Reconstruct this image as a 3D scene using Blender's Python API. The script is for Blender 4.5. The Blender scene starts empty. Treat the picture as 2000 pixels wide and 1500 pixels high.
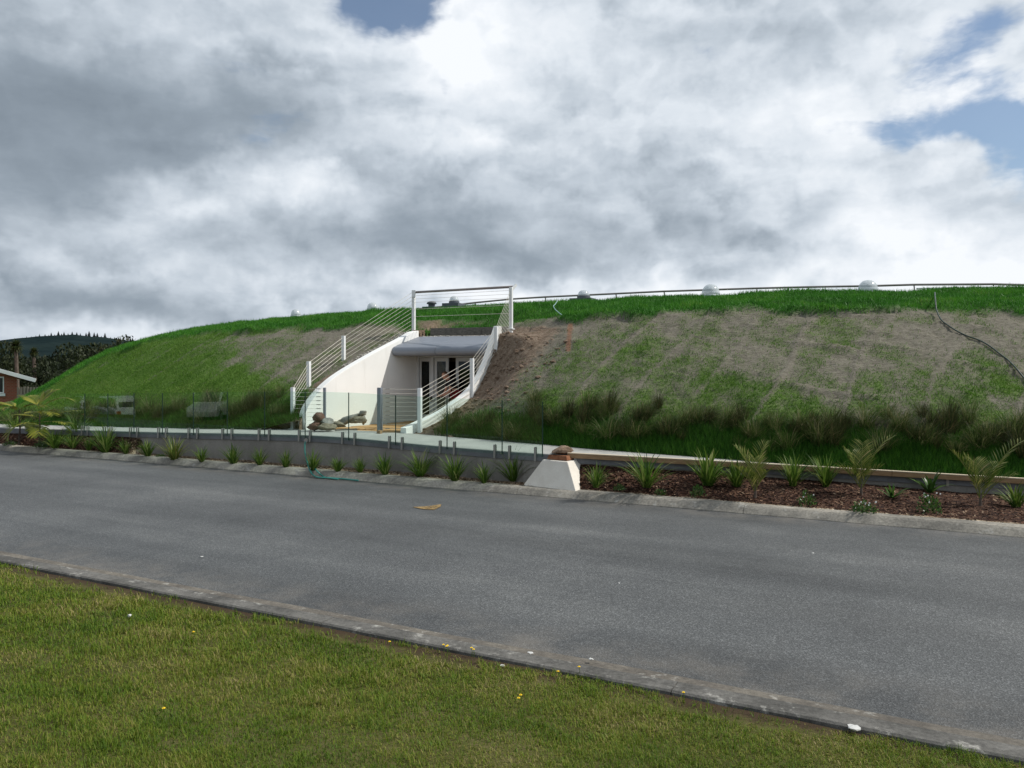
import bpy, bmesh, math, random
import numpy as np
from mathutils import Vector, Matrix

random.seed(7)
RNG = np.random.default_rng(11)
SC = bpy.context.scene
COL = SC.collection
R = math.radians

# ------------------------------------------------------------------ camera
F, H, HY = 1550.0, 2.4, 712.0          # focal length in photo pixels, eye height, horizon row
cam = bpy.data.cameras.new("camera")
cam.sensor_width = 36.0
cam.lens = F / 2000.0 * 36.0
cam.shift_y = (HY - 750.0) / 2000.0
cam.clip_start = 0.1
cam.clip_end = 9000.0
camo = bpy.data.objects.new("camera", cam)
COL.objects.link(camo)
camo.location = (0, 0, H)
camo.rotation_euler = (R(90), 0, 0)
SC.camera = camo

# ------------------------------------------------------------------ view
SC.view_settings.view_transform = 'Standard'
SC.view_settings.look = 'None'
SC.view_settings.exposure = 0.45
SC.view_settings.gamma = 1.0
SC.view_settings.use_curve_mapping = False
SC.render.engine = 'CYCLES'
SC.cycles.max_bounces = 8
SC.cycles.transparent_max_bounces = 24
SC.cycles.caustics_reflective = False
SC.cycles.caustics_refractive = False

# ------------------------------------------------------------------ sun
SUN = Vector((0.690, 0.02, 0.715)).normalized()      # towards the sun
sun_el = math.asin(SUN.z)
sun_az = math.atan2(SUN.x, SUN.y)
sl = bpy.data.lights.new("sun", 'SUN')
sl.energy = 3.0
sl.angle = R(0.6)
sl.color = (1.0, 0.955, 0.88)
so = bpy.data.objects.new("sun", sl)
COL.objects.link(so)
so.rotation_euler = (-SUN).to_track_quat('-Z', 'Y').to_euler()


# ------------------------------------------------------------------ node helper
class NB:
    def __init__(self, tree):
        self.t = tree
        self.n = tree.nodes
        self.l = tree.links

    def node(self, typ, **kw):
        nd = self.n.new(typ)
        for k, v in kw.items():
            setattr(nd, k, v)
        return nd

    def put(self, sock, val):
        if val is None:
            return
        if isinstance(val, bpy.types.NodeSocket):
            self.l.new(val, sock)
        else:
            if isinstance(val, (tuple, list)) and sock.type == 'RGBA' and len(val) == 3:
                val = (*val, 1)
            sock.default_value = val

    def m(self, op, a, b=None, c=None, clamp=False):
        nd = self.node('ShaderNodeMath', operation=op)
        nd.use_clamp = clamp
        self.put(nd.inputs[0], a)
        self.put(nd.inputs[1], b)
        self.put(nd.inputs[2], c)
        return nd.outputs[0]

    def vm(self, op, a, b=None):
        nd = self.node('ShaderNodeVectorMath', operation=op)
        self.put(nd.inputs[0], a)
        if b is not None:
            if op == 'SCALE':
                self.put(nd.inputs[3], b)
            else:
                self.put(nd.inputs[1], b)
        return nd.outputs[0]

    def xyz(self, x, y, z):
        nd = self.node('ShaderNodeCombineXYZ')
        self.put(nd.inputs[0], x); self.put(nd.inputs[1], y); self.put(nd.inputs[2], z)
        return nd.outputs[0]

    def sep(self, v):
        nd = self.node('ShaderNodeSeparateXYZ')
        self.put(nd.inputs[0], v)
        return nd.outputs

    def noise(self, vec, scale, detail=4, rough=0.55, dist=0.0, color=False):
        nd = self.node('ShaderNodeTexNoise')
        self.put(nd.inputs['Vector'], vec)
        nd.inputs['Scale'].default_value = scale
        nd.inputs['Detail'].default_value = detail
        nd.inputs['Roughness'].default_value = rough
        nd.inputs['Distortion'].default_value = dist
        return nd.outputs['Color'] if color else nd.outputs['Fac']

    def ramp(self, fac, stops, interp='LINEAR'):
        nd = self.node('ShaderNodeValToRGB')
        nd.color_ramp.interpolation = interp
        el = nd.color_ramp.elements
        while len(el) < len(stops):
            el.new(0.5)
        for e, (p, c) in zip(el, stops):
            e.position = p
            if isinstance(c, (int, float)):
                c = (c, c, c)
            e.color = (*c, 1)
        self.put(nd.inputs[0], fac)
        return nd.outputs[0]

    def mix(self, fac, a, b, typ='MIX'):
        nd = self.node('ShaderNodeMix', data_type='RGBA', blend_type=typ)
        self.put(nd.inputs[0], fac)
        self.put(nd.inputs[6], a)
        self.put(nd.inputs[7], b)
        return nd.outputs[2]

    def smooth(self, v, lo, hi):
        nd = self.node('ShaderNodeMapRange', interpolation_type='SMOOTHSTEP')
        self.put(nd.inputs[0], v)
        nd.inputs[1].default_value = lo
        nd.inputs[2].default_value = hi
        return nd.outputs[0]


# ------------------------------------------------------------------ world: broken cloud over a Nishita sky
world = bpy.data.worlds.new("World")
SC.world = world
world.use_nodes = True
wt = world.node_tree
wt.nodes.clear()
W = NB(wt)


def build_sky():
    gen = W.node('ShaderNodeTexCoord').outputs['Generated']
    s = W.sep(gen)
    x, y, z = s[0], s[1], s[2]
    zc = W.m('MAXIMUM', z, 0.0)
    wn = W.noise(gen, 5.0, 5, 0.60, color=True)
    ws = W.sep(W.vm('SUBTRACT', wn, (0.5, 0.5, 0.5)))
    az = W.m('MULTIPLY_ADD', ws[0], 0.26, W.m('ARCTAN2', x, y))
    el = W.m('MULTIPLY_ADD', ws[1], 0.16, W.m('ARCSINE', z))

    def blob(px, py, rx, ry, rot=0.0):
        a0 = math.atan2(px - 1000, F)
        e0 = math.atan2(HY - py, math.hypot(F, px - 1000))
        dx = W.m('SUBTRACT', az, a0)
        dy = W.m('SUBTRACT', el, e0)
        if rot:
            c, sn = math.cos(R(rot)), math.sin(R(rot))
            dx, dy = (W.m('MULTIPLY_ADD', dy, sn, W.m('MULTIPLY', dx, c)),
                      W.m('MULTIPLY_ADD', dx, -sn, W.m('MULTIPLY', dy, c)))
        qx = W.m('MULTIPLY', dx, F / rx)
        qy = W.m('MULTIPLY', dy, F / ry)
        q = W.m('MULTIPLY_ADD', qx, qx, W.m('MULTIPLY', qy, qy))
        return W.m('EXPONENT', W.m('MULTIPLY', q, -1.0))

    # cloud coordinates: the layer flattens towards the horizon
    zz = W.m('ADD', zc, 0.42)
    P0 = W.xyz(W.m('DIVIDE', x, zz), W.m('DIVIDE', y, zz), W.m('MULTIPLY', z, 2.6))
    P = W.vm('ADD', P0, W.vm('SCALE', W.vm('SUBTRACT', W.noise(P0, 2.2, 6, 0.58, color=True), (0.5, 0.5, 0.5)), 0.40))

    Q = W.vm('ADD', W.vm('MULTIPLY', gen, (1.0, 1.0, 1.7)), W.vm('SCALE', W.vm('SUBTRACT', W.noise(gen, 7.0, 5, 0.62, color=True), (0.5, 0.5, 0.5)), 0.20))

    def puffs(offset, scale, detail):
        """billowing cauliflower heads"""
        v = W.node('ShaderNodeTexVoronoi', feature='F1', normalize=True)
        W.put(v.inputs['Vector'], W.vm('ADD', Q, offset))
        v.inputs['Scale'].default_value = scale
        v.inputs['Detail'].default_value = detail
        v.inputs['Roughness'].default_value = 0.50
        v.inputs['Lacunarity'].default_value = 2.2
        return W.m('SUBTRACT', 1.0, v.outputs['Distance'])

    o1, o2 = (0, 0, 0), (0.016, 0.0, 0.036)          # towards the light and up
    pA, pA2 = puffs(o1, 5.5, 2), puffs(o2, 5.5, 2)
    nA = W.noise(P, 1.5, 8, 0.54)
    nA2 = W.noise(W.vm('ADD', P, (0.07, -0.03, 0.10)), 1.5, 8, 0.52)
    nB = W.noise(W.vm('ADD', P, (7.3, 2.1, 0)), 3.2, 8, 0.58)

    rel = W.m('MULTIPLY_ADD', W.m('SUBTRACT', pA, pA2), 1.35, W.m('MULTIPLY', W.m('SUBTRACT', nA, nA2), 0.95))
    L = W.m('MULTIPLY_ADD', W.m('SUBTRACT', nA, 0.5), 0.45, 0.50)
    L = W.m('MULTIPLY_ADD', W.m('SUBTRACT', nB, 0.5), 0.16, L)
    for px, py, rx, ry, rot, w in SKY_LIGHT:
        L = W.m('MULTIPLY_ADD', blob(px, py, rx, ry, rot), w * 1.2, L)
    # relief shows on the sunlit heads and fades in the grey bases
    L = W.m('MULTIPLY_ADD', rel, W.m('MULTIPLY_ADD', W.smooth(L, 0.15, 0.70), 0.85, 0.25), L)
    cloud = W.ramp(L, [(0.0, (0.125, 0.155, 0.190)), (0.25, (0.235, 0.278, 0.325)), (0.50, (0.415, 0.465, 0.52)),
                       (0.72, (0.565, 0.61, 0.66)), (0.95, (0.69, 0.72, 0.755)), (1.0, (0.72, 0.745, 0.775))])

    Bm = W.m('MULTIPLY_ADD', W.m('SUBTRACT', nB, 0.5), 1.9, W.m('MULTIPLY_ADD', W.m('SUBTRACT', pA, 0.5), -0.45, -0.05))
    for px, py, rx, ry, rot, w in SKY_BLUE:
        Bm = W.m('MULTIPLY_ADD', blob(px, py, rx, ry, rot), w, Bm)
    mask = W.m('MULTIPLY', W.smooth(Bm, 0.14, 0.62), 0.94)

    sky = W.node('ShaderNodeTexSky', sky_type='NISHITA')
    sky.sun_disc = False
    sky.sun_elevation = sun_el
    sky.sun_rotation = sun_az
    sky.air_density = 1.0
    sky.dust_density = 0.5
    sky.ozone_density = 1.0
    b1 = W.node('ShaderNodeBackground')
    W.put(b1.inputs[0], sky.outputs[0])
    b1.inputs[1].default_value = 0.075
    b2 = W.node('ShaderNodeBackground')
    W.put(b2.inputs[0], cloud)
    b2.inputs[1].default_value = 0.96
    mx = W.node('ShaderNodeMixShader')
    W.put(mx.inputs[0], mask)
    W.l.new(b2.outputs[0], mx.inputs[1])
    W.l.new(b1.outputs[0], mx.inputs[2])
    out = W.node('ShaderNodeOutputWorld')
    W.l.new(mx.outputs[0], out.inputs[0])


# masses of the cloud cover: photo column, row, half sizes, tilt, how much lighter or darker
SKY_LIGHT = [
    (150, 200, 400, 115, 0, -0.29), (0, 400, 280, 100, 0, -0.15), (420, 60, 260, 60, 0, 0.08),
    (840, 480, 470, 62, -5, -0.19), (250, 585, 380, 42, 0, -0.26), (1330, 440, 240, 40, 8, -0.12),
    (500, 230, 120, 70, 0, -0.10), (1580, 430, 60, 50, 0, -0.14), (1000, 400, 300, 60, 5, -0.05),
    (900, 120, 150, 140, 0, 0.30), (1000, 250, 420, 100, 0, 0.08), (1300, 90, 380, 100, 0, 0.08),
    (1680, 235, 240, 90, 10, 0.24), (330, 380, 140, 45, 15, 0.24), (600, 345, 100, 40, 0, 0.24),
    (60, 530, 80, 45, 0, 0.16), (1800, 480, 420, 90, 0, 0.24), (1350, 565, 700, 40, 0, 0.42),
    (1950, 120, 200, 160, 0, 0.20), (320, 655, 260, 24, 0, 0.20)]
SKY_BLUE = [
    (735, 15, 135, 75, 8, 1.0), (1880, 280, 190, 48, -5, 0.85), (1990, 335, 110, 70, 0, 0.6), (1790, 130, 100, 75, 20, 0.62), (1900, 60, 70, 50, 0, 0.30),
    (1420, 110, 80, 45, 0, 0.52), (1290, 185, 110, 26, 0, 0.48), (545, 275, 80, 45, 0, 0.22), (900, 190, 30, 16, 0, 0.4), (1960, 190, 70, 40, 0, 0.30)]


build_sky()
world.cycles.sampling_method = 'MANUAL'
world.cycles.sample_map_resolution = 512

# ------------------------------------------------------------------ geometry helpers
RD = np.array([0.887, -0.462]); RD /= np.linalg.norm(RD)      # along the road, to the right
RN = np.array([-RD[1], RD[0]])                                 # across the road, away from the camera
D_NEAR, D_FAR = 5.94, 13.03


def at(px, py, Y):
    return np.array([(px - 1000) / F * Y, Y, H - (py - HY) / F * Y])


def gnd(px, py, z=0.0):
    return at(px, py, (H - z) * F / (py - HY))


def td(t, d, z=0.0):
    return np.array([t * RD[0] + d * RN[0], t * RD[1] + d * RN[1], z])


def to_td(p):
    return float(p[0] * RD[0] + p[1] * RD[1]), float(p[0] * RN[0] + p[1] * RN[1])


ORG = {}


def tag(o, label=None, cat=None, group=None, kind=None):
    if label: o['label'] = label
    if cat: o['category'] = cat
    if group: o['group'] = group
    if kind: o['kind'] = kind
    return o


def thing(name, label, cat, loc, group=None, kind=None):
    o = bpy.data.objects.new(name, None)
    COL.objects.link(o)
    o.location = [float(c) for c in loc]
    o.empty_display_size = 0.2
    ORG[o] = np.array(loc, float)
    return tag(o, label, cat, group, kind)


def link(name, me, mat, parent=None):
    o = bpy.data.objects.new(name, me)
    COL.objects.link(o)
    if mat is not None and len(me.materials) == 0:
        me.materials.append(mat)
    if parent is not None:
        o.parent = parent
        ORG[o] = ORG.get(parent, np.zeros(3))
    return o


class MB:
    def __init__(self):
        self.v, self.f = [], []

    def add(self, v, f):
        b = len(self.v)
        self.v += [tuple(float(c) for c in p) for p in v]
        self.f += [tuple(i + b for i in q) for q in f]
        return self

    def box(self, c, ax, ay, az):
        c, ax, ay, az = (np.array(q, float) for q in (c, ax, ay, az))
        v = [c + sx * ax + sy * ay + sz * az for sz in (-1, 1) for sy in (-1, 1) for sx in (-1, 1)]
        return self.add(v, [(0, 2, 3, 1), (4, 5, 7, 6), (0, 1, 5, 4), (2, 6, 7, 3), (0, 4, 6, 2), (1, 3, 7, 5)])

    def bar(self, a, b, w, h, up=(0, 0, 1)):
        a, b, up = (np.array(q, float) for q in (a, b, up))
        d = b - a; L = np.linalg.norm(d); d /= L
        s = np.cross(d, up)
        if np.linalg.norm(s) < 1e-4: s = np.cross(d, (1, 0, 0))
        s /= np.linalg.norm(s); u = np.cross(s, d)
        return self.box((a + b) / 2, d * L / 2, s * w / 2, u * h / 2)

    def tube(self, pts, r, n=6, cap=True):
        pts = [np.array(p, float) for p in pts]
        m = len(pts)
        rr = r if hasattr(r, '__len__') else [r] * m
        V, Fc = [], []
        prev = None
        for i, p in enumerate(pts):
            d = pts[min(i + 1, m - 1)] - pts[max(i - 1, 0)]
            d = d / (np.linalg.norm(d) + 1e-9)
            if prev is None:
                a = np.array((0, 0, 1.0)) if abs(d[2]) < 0.9 else np.array((1.0, 0, 0))
            else:
                a = prev
            s = a - d * np.dot(a, d); s /= np.linalg.norm(s) + 1e-9
            prev = s
            u = np.cross(d, s)
            for k in range(n):
                q = 2 * math.pi * k / n
                V.append(p + rr[i] * (math.cos(q) * s + math.sin(q) * u))
        for i in range(m - 1):
            for k in range(n):
                k2 = (k + 1) % n
                Fc.append((i * n + k, i * n + k2, (i + 1) * n + k2, (i + 1) * n + k))
        if cap:
            Fc.append(tuple(range(n - 1, -1, -1)))
            Fc.append(tuple(range((m - 1) * n, m * n)))
        return self.add(V, Fc)

    def lathe(self, c, prof, n=20):
        V, Fc = [], []
        for r, z in prof:
            for k in range(n):
                q = 2 * math.pi * k / n
                V.append((c[0] + r * math.cos(q), c[1] + r * math.sin(q), c[2] + z))
        for i in range(len(prof) - 1):
            for k in range(n):
                k2 = (k + 1) % n
                Fc.append((i * n + k, i * n + k2, (i + 1) * n + k2, (i + 1) * n + k))
        Fc.append(tuple(range(n - 1, -1, -1)))
        Fc.append(tuple(range((len(prof) - 1) * n, len(prof) * n)))
        return self.add(V, Fc)

    def prism(self, outline, offs):
        """a planar outline (3-D points) pushed along a vector"""
        o = [np.array(p, float) for p in outline]
        n = len(o); offs = np.array(offs, float)
        return self.add(o + [p + offs for p in o],
                        [tuple(range(n - 1, -1, -1)), tuple(range(n, 2 * n))] +
                        [(i, (i + 1) % n, n + (i + 1) % n, n + i) for i in range(n)])

    def mesh(self, name, org=(0, 0, 0), smooth=False, bevel=0.0, fix=True):
        me = bpy.data.meshes.new(name)
        org = np.array(org, float)
        me.from_pydata([tuple(np.array(p) - org) for p in self.v], [], self.f)
        if fix or bevel:
            bm = bmesh.new(); bm.from_mesh(me)
            if fix: bmesh.ops.recalc_face_normals(bm, faces=bm.faces)
            if bevel:
                ed = [e for e in bm.edges if len(e.link_faces) == 2 and e.calc_face_angle(0) > 0.6]
                bmesh.ops.bevel(bm, geom=ed, offset=bevel, segments=2, profile=0.6, affect='EDGES', clamp_overlap=True)
            bm.to_mesh(me); bm.free()
        if smooth:
            me.polygons.foreach_set('use_smooth', [True] * len(me.polygons))
        return me

    def build(self, name, mat, parent=None, smooth=False, bevel=0.0, fix=True):
        org = ORG.get(parent, np.zeros(3)) if parent is not None else np.zeros(3)
        return link(name, self.mesh(name, org, smooth, bevel, fix), mat, parent)


def np_mesh(name, V, T, mat, smooth=False, attrs=None):
    """V (n,3), T (m,k) all faces of k corners"""
    V = np.asarray(V, np.float32); T = np.asarray(T, np.int32)
    k = T.shape[1]
    me = bpy.data.meshes.new(name)
    me.vertices.add(len(V)); me.vertices.foreach_set('co', V.ravel())
    me.loops.add(T.size); me.loops.foreach_set('vertex_index', T.ravel())
    me.polygons.add(len(T))
    me.polygons.foreach_set('loop_start', np.arange(0, T.size, k, dtype=np.int32))
    me.polygons.foreach_set('loop_total', np.full(len(T), k, np.int32))
    if smooth:
        me.polygons.foreach_set('use_smooth', np.ones(len(T), bool))
    if attrs:
        for an, arr in attrs.items():
            a = me.attributes.new(an, 'FLOAT', 'POINT')
            a.data.foreach_set('value', np.asarray(arr, np.float32))
    me.update(calc_edges=True)
    me.validate()
    if mat: me.materials.append(mat)
    return me


# value noise for numpy
_TAB = np.random.default_rng(5).random((256, 256)).astype(np.float64)


def vnoise(x, y):
    xi = np.floor(x).astype(int); yi = np.floor(y).astype(int)
    fx = x - xi; fy = y - yi
    fx = fx * fx * (3 - 2 * fx); fy = fy * fy * (3 - 2 * fy)
    g = lambda a, b: _TAB[a & 255, b & 255]
    return (g(xi, yi) * (1 - fx) + g(xi + 1, yi) * fx) * (1 - fy) + (g(xi, yi + 1) * (1 - fx) + g(xi + 1, yi + 1) * fx) * fy


def fbm(x, y, oct=4, rough=0.5):
    s = 0; a = 1; tot = 0
    x = np.asarray(x, float); y = np.asarray(y, float)
    for i in range(oct):
        s = s + a * vnoise(x * 2 ** i + 17.3 * i, y * 2 ** i + 9.1 * i)
        tot += a; a *= rough
    return s / tot


def sstep(x, a, b):
    q = np.clip((np.asarray(x, float) - a) / (b - a), 0, 1)
    return q * q * (3 - 2 * q)


def gsm(a, k):
    ker = np.exp(-0.5 * (np.arange(-3 * k, 3 * k + 1) / k) ** 2); ker /= ker.sum()
    return np.convolve(np.pad(a, 3 * k, mode='edge'), ker, mode='valid')


# ------------------------------------------------------------------ materials
def new_mat(name):
    m = bpy.data.materials.new(name)
    m.use_nodes = True
    m.node_tree.nodes.clear()
    b = NB(m.node_tree)
    out = b.node('ShaderNodeOutputMaterial')
    return m, b, out


def principled(b, out, color, rough=0.8, metal=0.0, spec=0.3, bump=None, bump_s=0.3, bump_d=0.02):
    p = b.node('ShaderNodeBsdfPrincipled')
    b.put(p.inputs['Base Color'], color)
    b.put(p.inputs['Roughness'], rough)
    p.inputs['Metallic'].default_value = metal
    p.inputs['Specular IOR Level'].default_value = spec
    if bump is not None:
        bp = b.node('ShaderNodeBump')
        bp.inputs['Strength'].default_value = bump_s
        bp.inputs['Distance'].default_value = bump_d
        b.put(bp.inputs['Height'], bump)
        b.l.new(bp.outputs[0], p.inputs['Normal'])
    b.l.new(p.outputs[0], out.inputs[0])
    return p


def coords(b):
    return b.node('ShaderNodeTexCoord').outputs['Object']


def wpos(b):
    return b.node('ShaderNodeNewGeometry').outputs['Position']


def mottled(name, c1, c2, scale=3.0, fine=40.0, rough=0.8, metal=0.0, spec=0.3, bump_s=0.25, bump_d=0.01, fine_amt=0.35, world_space=False):
    m, b, out = new_mat(name)
    co = wpos(b) if world_space else coords(b)
    n1 = b.noise(co, scale, 5, 0.6)
    n2 = b.noise(co, fine, 3, 0.6)
    f = b.smooth(n1, 0.3, 0.7)
    col = b.mix(f, c1, c2)
    k = b.m('MULTIPLY_ADD', b.m('SUBTRACT', n2, 0.5), fine_amt * 2, 1.0)
    col = b.mix(1.0, col, b.xyz(k, k, k), 'MULTIPLY')
    principled(b, out, col, rough, metal, spec, n2, bump_s, bump_d)
    return m


def leafy(name, stops, rough=0.55, trans=0.35, patch=None, spec=0.25):
    """leaf material: a colour per blade, optional slow patchiness over the ground"""
    m, b, out = new_mat(name)
    g = b.node('ShaderNodeNewGeometry')
    rnd = g.outputs['Random Per Island']
    fac = rnd
    if patch:
        sc, amt = patch
        n = b.noise(g.outputs['Position'], sc, 4, 0.6)
        fac = b.m('ADD', b.m('MULTIPLY', rnd, 1 - amt), b.m('MULTIPLY', b.smooth(n, 0.30, 0.70), amt))
    col = b.ramp(fac, stops)
    p = b.node('ShaderNodeBsdfPrincipled')
    b.put(p.inputs['Base Color'], col)
    p.inputs['Roughness'].default_value = rough
    p.inputs['Specular IOR Level'].default_value = spec
    tr = b.node('ShaderNodeBsdfTranslucent')
    b.put(tr.inputs[0], col)
    mx = b.node('ShaderNodeMixShader')
    mx.inputs[0].default_value = trans
    b.l.new(p.outputs[0], mx.inputs[1]); b.l.new(tr.outputs[0], mx.inputs[2])
    b.l.new(mx.outputs[0], out.inputs[0])
    return m


def asphalt_mat():
    m, b, out = new_mat('asphalt')
    co = coords(b)
    s = b.sep(co)
    big = b.noise(co, 0.35, 5, 0.6)
    strk = b.noise(b.xyz(b.m('MULTIPLY', s[0], 0.06), b.m('MULTIPLY', s[1], 0.9), 0), 1.0, 5, 0.6)
    fine = b.noise(co, 62, 3, 0.75)
    vor = b.node('ShaderNodeTexVoronoi'); vor.inputs['Scale'].default_value = 88
    b.put(vor.inputs['Vector'], co)
    grey = b.ramp(b.m('MULTIPLY_ADD', b.m('SUBTRACT', strk, 0.5), 0.9, b.m('MULTIPLY', big, 1.0)),
                  [(0.25, (0.044, 0.046, 0.047)), (0.55, (0.074, 0.077, 0.078)), (0.85, (0.118, 0.121, 0.119))])
    k = b.m('MULTIPLY_ADD', b.m('SUBTRACT', fine, 0.5), 1.2, 1.0)
    chip = b.ramp(b.sep(vor.outputs['Color'])[0], [(0.0, 0.34), (0.45, 0.80), (0.80, 1.25), (0.94, 2.3)])
    col = b.mix(1.0, grey, b.xyz(k, k, k), 'MULTIPLY')
    col = b.mix(0.60, col, b.mix(1.0, col, chip, 'MULTIPLY'))
    tr1 = b.m('MAXIMUM', b.smooth(b.m('ABSOLUTE', b.m('SUBTRACT', s[1], 8.1)), 0.55, 0.1), b.smooth(b.m('ABSOLUTE', b.m('SUBTRACT', s[1], 9.7)), 0.55, 0.1))
    tr2 = b.m('MAXIMUM', b.smooth(b.m('ABSOLUTE', b.m('SUBTRACT', s[1], 10.6)), 0.5, 0.1), b.smooth(b.m('ABSOLUTE', b.m('SUBTRACT', s[1], 12.0)), 0.5, 0.1))
    wob = b.noise(b.xyz(b.m('MULTIPLY', s[0], 0.25), b.m('MULTIPLY', s[1], 0.8), 3.0), 1.0, 4, 0.6)
    trk = b.m('MULTIPLY', b.m('MAXIMUM', tr1, tr2), b.smooth(wob, 0.35, 0.65))
    col = b.mix(b.m('MULTIPLY', trk, 0.30), col, b.mix(1.0, col, (1.45, 1.42, 1.38), 'MULTIPLY'))
    stn = b.m('MULTIPLY', b.smooth(b.noise(co, 0.9, 6, 0.7, 0.8), 0.60, 0.72), 0.45)
    col = b.mix(stn, col, b.mix(1.0, col, (0.55, 0.55, 0.56), 'MULTIPLY'))
    oil = b.m('MULTIPLY', b.smooth(b.noise(b.vm('ADD', co, (31, 7, 0)), 2.4, 4, 0.6, 0.5), 0.70, 0.76), 0.5)
    col = b.mix(oil, col, (0.035, 0.035, 0.036))
    # dust swept to the edges
    e1 = b.smooth(s[1], 7.0, 5.9)
    e2 = b.smooth(s[1], 12.2, 13.05)
    ed = b.m('MULTIPLY', b.m('MAXIMUM', e1, e2), b.smooth(b.noise(co, 1.4, 5, 0.65), 0.35, 0.75))
    col = b.mix(b.m('MULTIPLY', ed, 0.55), col, (0.17, 0.15, 0.125))
    principled(b, out, col, 0.62, 0, 0.5, b.m('ADD', fine, vor.outputs['Distance']), 0.5, 0.006)
    return m


def kerb_mat(name='kerb_concrete', base=(0.33, 0.305, 0.26), dark=(0.17, 0.16, 0.14)):
    m, b, out = new_mat(name)
    co = wpos(b)
    n1 = b.noise(co, 1.6, 6, 0.65)
    n2 = b.noise(co, 28, 4, 0.7)
    n3 = b.noise(co, 6, 5, 0.7)
    col = b.mix(b.smooth(n1, 0.35, 0.65), dark, base)
    col = b.mix(b.m('MULTIPLY', b.smooth(n3, 0.56, 0.70), 0.75), col, (0.36, 0.35, 0.32))
    k = b.m('MULTIPLY_ADD', b.m('SUBTRACT', n2, 0.5), 1.5, 1.0)
    col = b.mix(1.0, col, b.xyz(k, k, k), 'MULTIPLY')
    principled(b, out, col, 0.92, 0, 0.2, n2, 0.6, 0.01)
    return m


def wall_mat():
    m, b, out = new_mat('retaining_concrete')
    co = wpos(b)
    s = b.sep(co)
    drips = b.noise(b.xyz(b.m('MULTIPLY', s[0], 6), b.m('MULTIPLY', s[1], 6), b.m('MULTIPLY', s[2], 0.6)), 1.0, 5, 0.65)
    n1 = b.noise(co, 1.1, 5, 0.6)
    n2 = b.noise(co, 34, 3, 0.6)
    col = b.mix(b.smooth(n1, 0.3, 0.7), (0.19, 0.178, 0.16), (0.265, 0.25, 0.228))
    col = b.mix(b.m('MULTIPLY', b.smooth(drips, 0.55, 0.75), 0.5), col, (0.30, 0.29, 0.27))
    col = b.mix(b.m('MULTIPLY', b.smooth(drips, 0.42, 0.25), 0.5), col, (0.11, 0.105, 0.10))
    k = b.m('MULTIPLY_ADD', b.m('SUBTRACT', n2, 0.5), 0.5, 1.0)
    col = b.mix(1.0, col, b.xyz(k, k, k), 'MULTIPLY')
    principled(b, out, col, 0.9, 0, 0.2, n2, 0.3, 0.006)
    return m


def mound_mat():
    m, b, out = new_mat('mound_surface')
    co = wpos(b)
    A = lambda n: b.node('ShaderNodeAttribute', attribute_name=n).outputs['Fac']
    g, dirt, turf = A('green'), A('dirt'), A('turf')
    # straw matting: fibres
    f1 = b.noise(co, 9, 6, 0.7, 0.6)
    f2 = b.noise(co, 42, 4, 0.7)
    s = b.sep(co)
    fib = b.noise(b.xyz(b.m('MULTIPLY', s[0], 5), b.m('MULTIPLY', s[1], 30), b.m('MULTIPLY', s[2], 22)), 1.0, 5, 0.7)
    tt_ = b.m('MULTIPLY_ADD', s[0], float(RD[0]), b.m('MULTIPLY', s[1], float(RD[1])))
    dash = b.noise(b.xyz(b.m('MULTIPLY', tt_, 2.6), b.m('MULTIPLY', s[2], 17), b.m('MULTIPLY', s[1], 3)), 1.0, 4, 0.6)
    dashm = b.m('MULTIPLY', b.smooth(dash, 0.60, 0.72), 0.62)  # shade of small folds in the matting, painted as dark dashes
    straw = b.ramp(b.m('MULTIPLY_ADD', fib, 0.55, b.m('MULTIPLY', f1, 0.45)),
                   [(0.28, (0.066, 0.060, 0.045)), (0.50, (0.160, 0.146, 0.116)), (0.72, (0.265, 0.247, 0.20))])
    straw = b.mix(dashm, straw, (0.050, 0.045, 0.030))
    gr = b.ramp(f2, [(0.3, (0.042, 0.092, 0.010)), (0.55, (0.088, 0.175, 0.018)), (0.75, (0.140, 0.225, 0.036))])
    gr = b.mix(b.smooth(g, 0.75, 0.30), gr, b.mix(1.0, gr, (0.86, 0.72, 1.15), 'MULTIPLY'))
    gm = b.smooth(b.m('ADD', g, b.m('MULTIPLY', b.m('SUBTRACT', b.m('MULTIPLY_ADD', f2, 0.5, b.m('MULTIPLY', f1, 0.5)), 0.5), 2.3)), 0.18, 0.88)
    col = b.mix(b.m('MULTIPLY', gm, 0.9), straw, gr)
    soil = b.ramp(b.m('MULTIPLY_ADD', fib, 0.4, b.m('MULTIPLY', f1, 0.6)), [(0.3, (0.065, 0.043, 0.029)), (0.48, (0.165, 0.120, 0.086)), (0.66, (0.275, 0.218, 0.165))])
    red = A('red')
    soil = b.mix(b.m('MULTIPLY', red, b.smooth(f1, 0.3, 0.62)), soil, (0.24, 0.105, 0.055))
    col = b.mix(b.smooth(b.m('ADD', dirt, b.m('MULTIPLY', b.m('SUBTRACT', f1, 0.5), 0.8)), 0.35, 0.65), col, soil)
    tg = b.ramp(f2, [(0.3, (0.015, 0.05, 0.006)), (0.6, (0.035, 0.115, 0.014)), (0.8, (0.06, 0.15, 0.02))])
    col = b.mix(turf, col, tg)
    principled(b, out, col, 0.92, 0, 0.15, b.m('MULTIPLY_ADD', f1, 1.0, fib), 0.7, 0.05)
    return m


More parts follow.
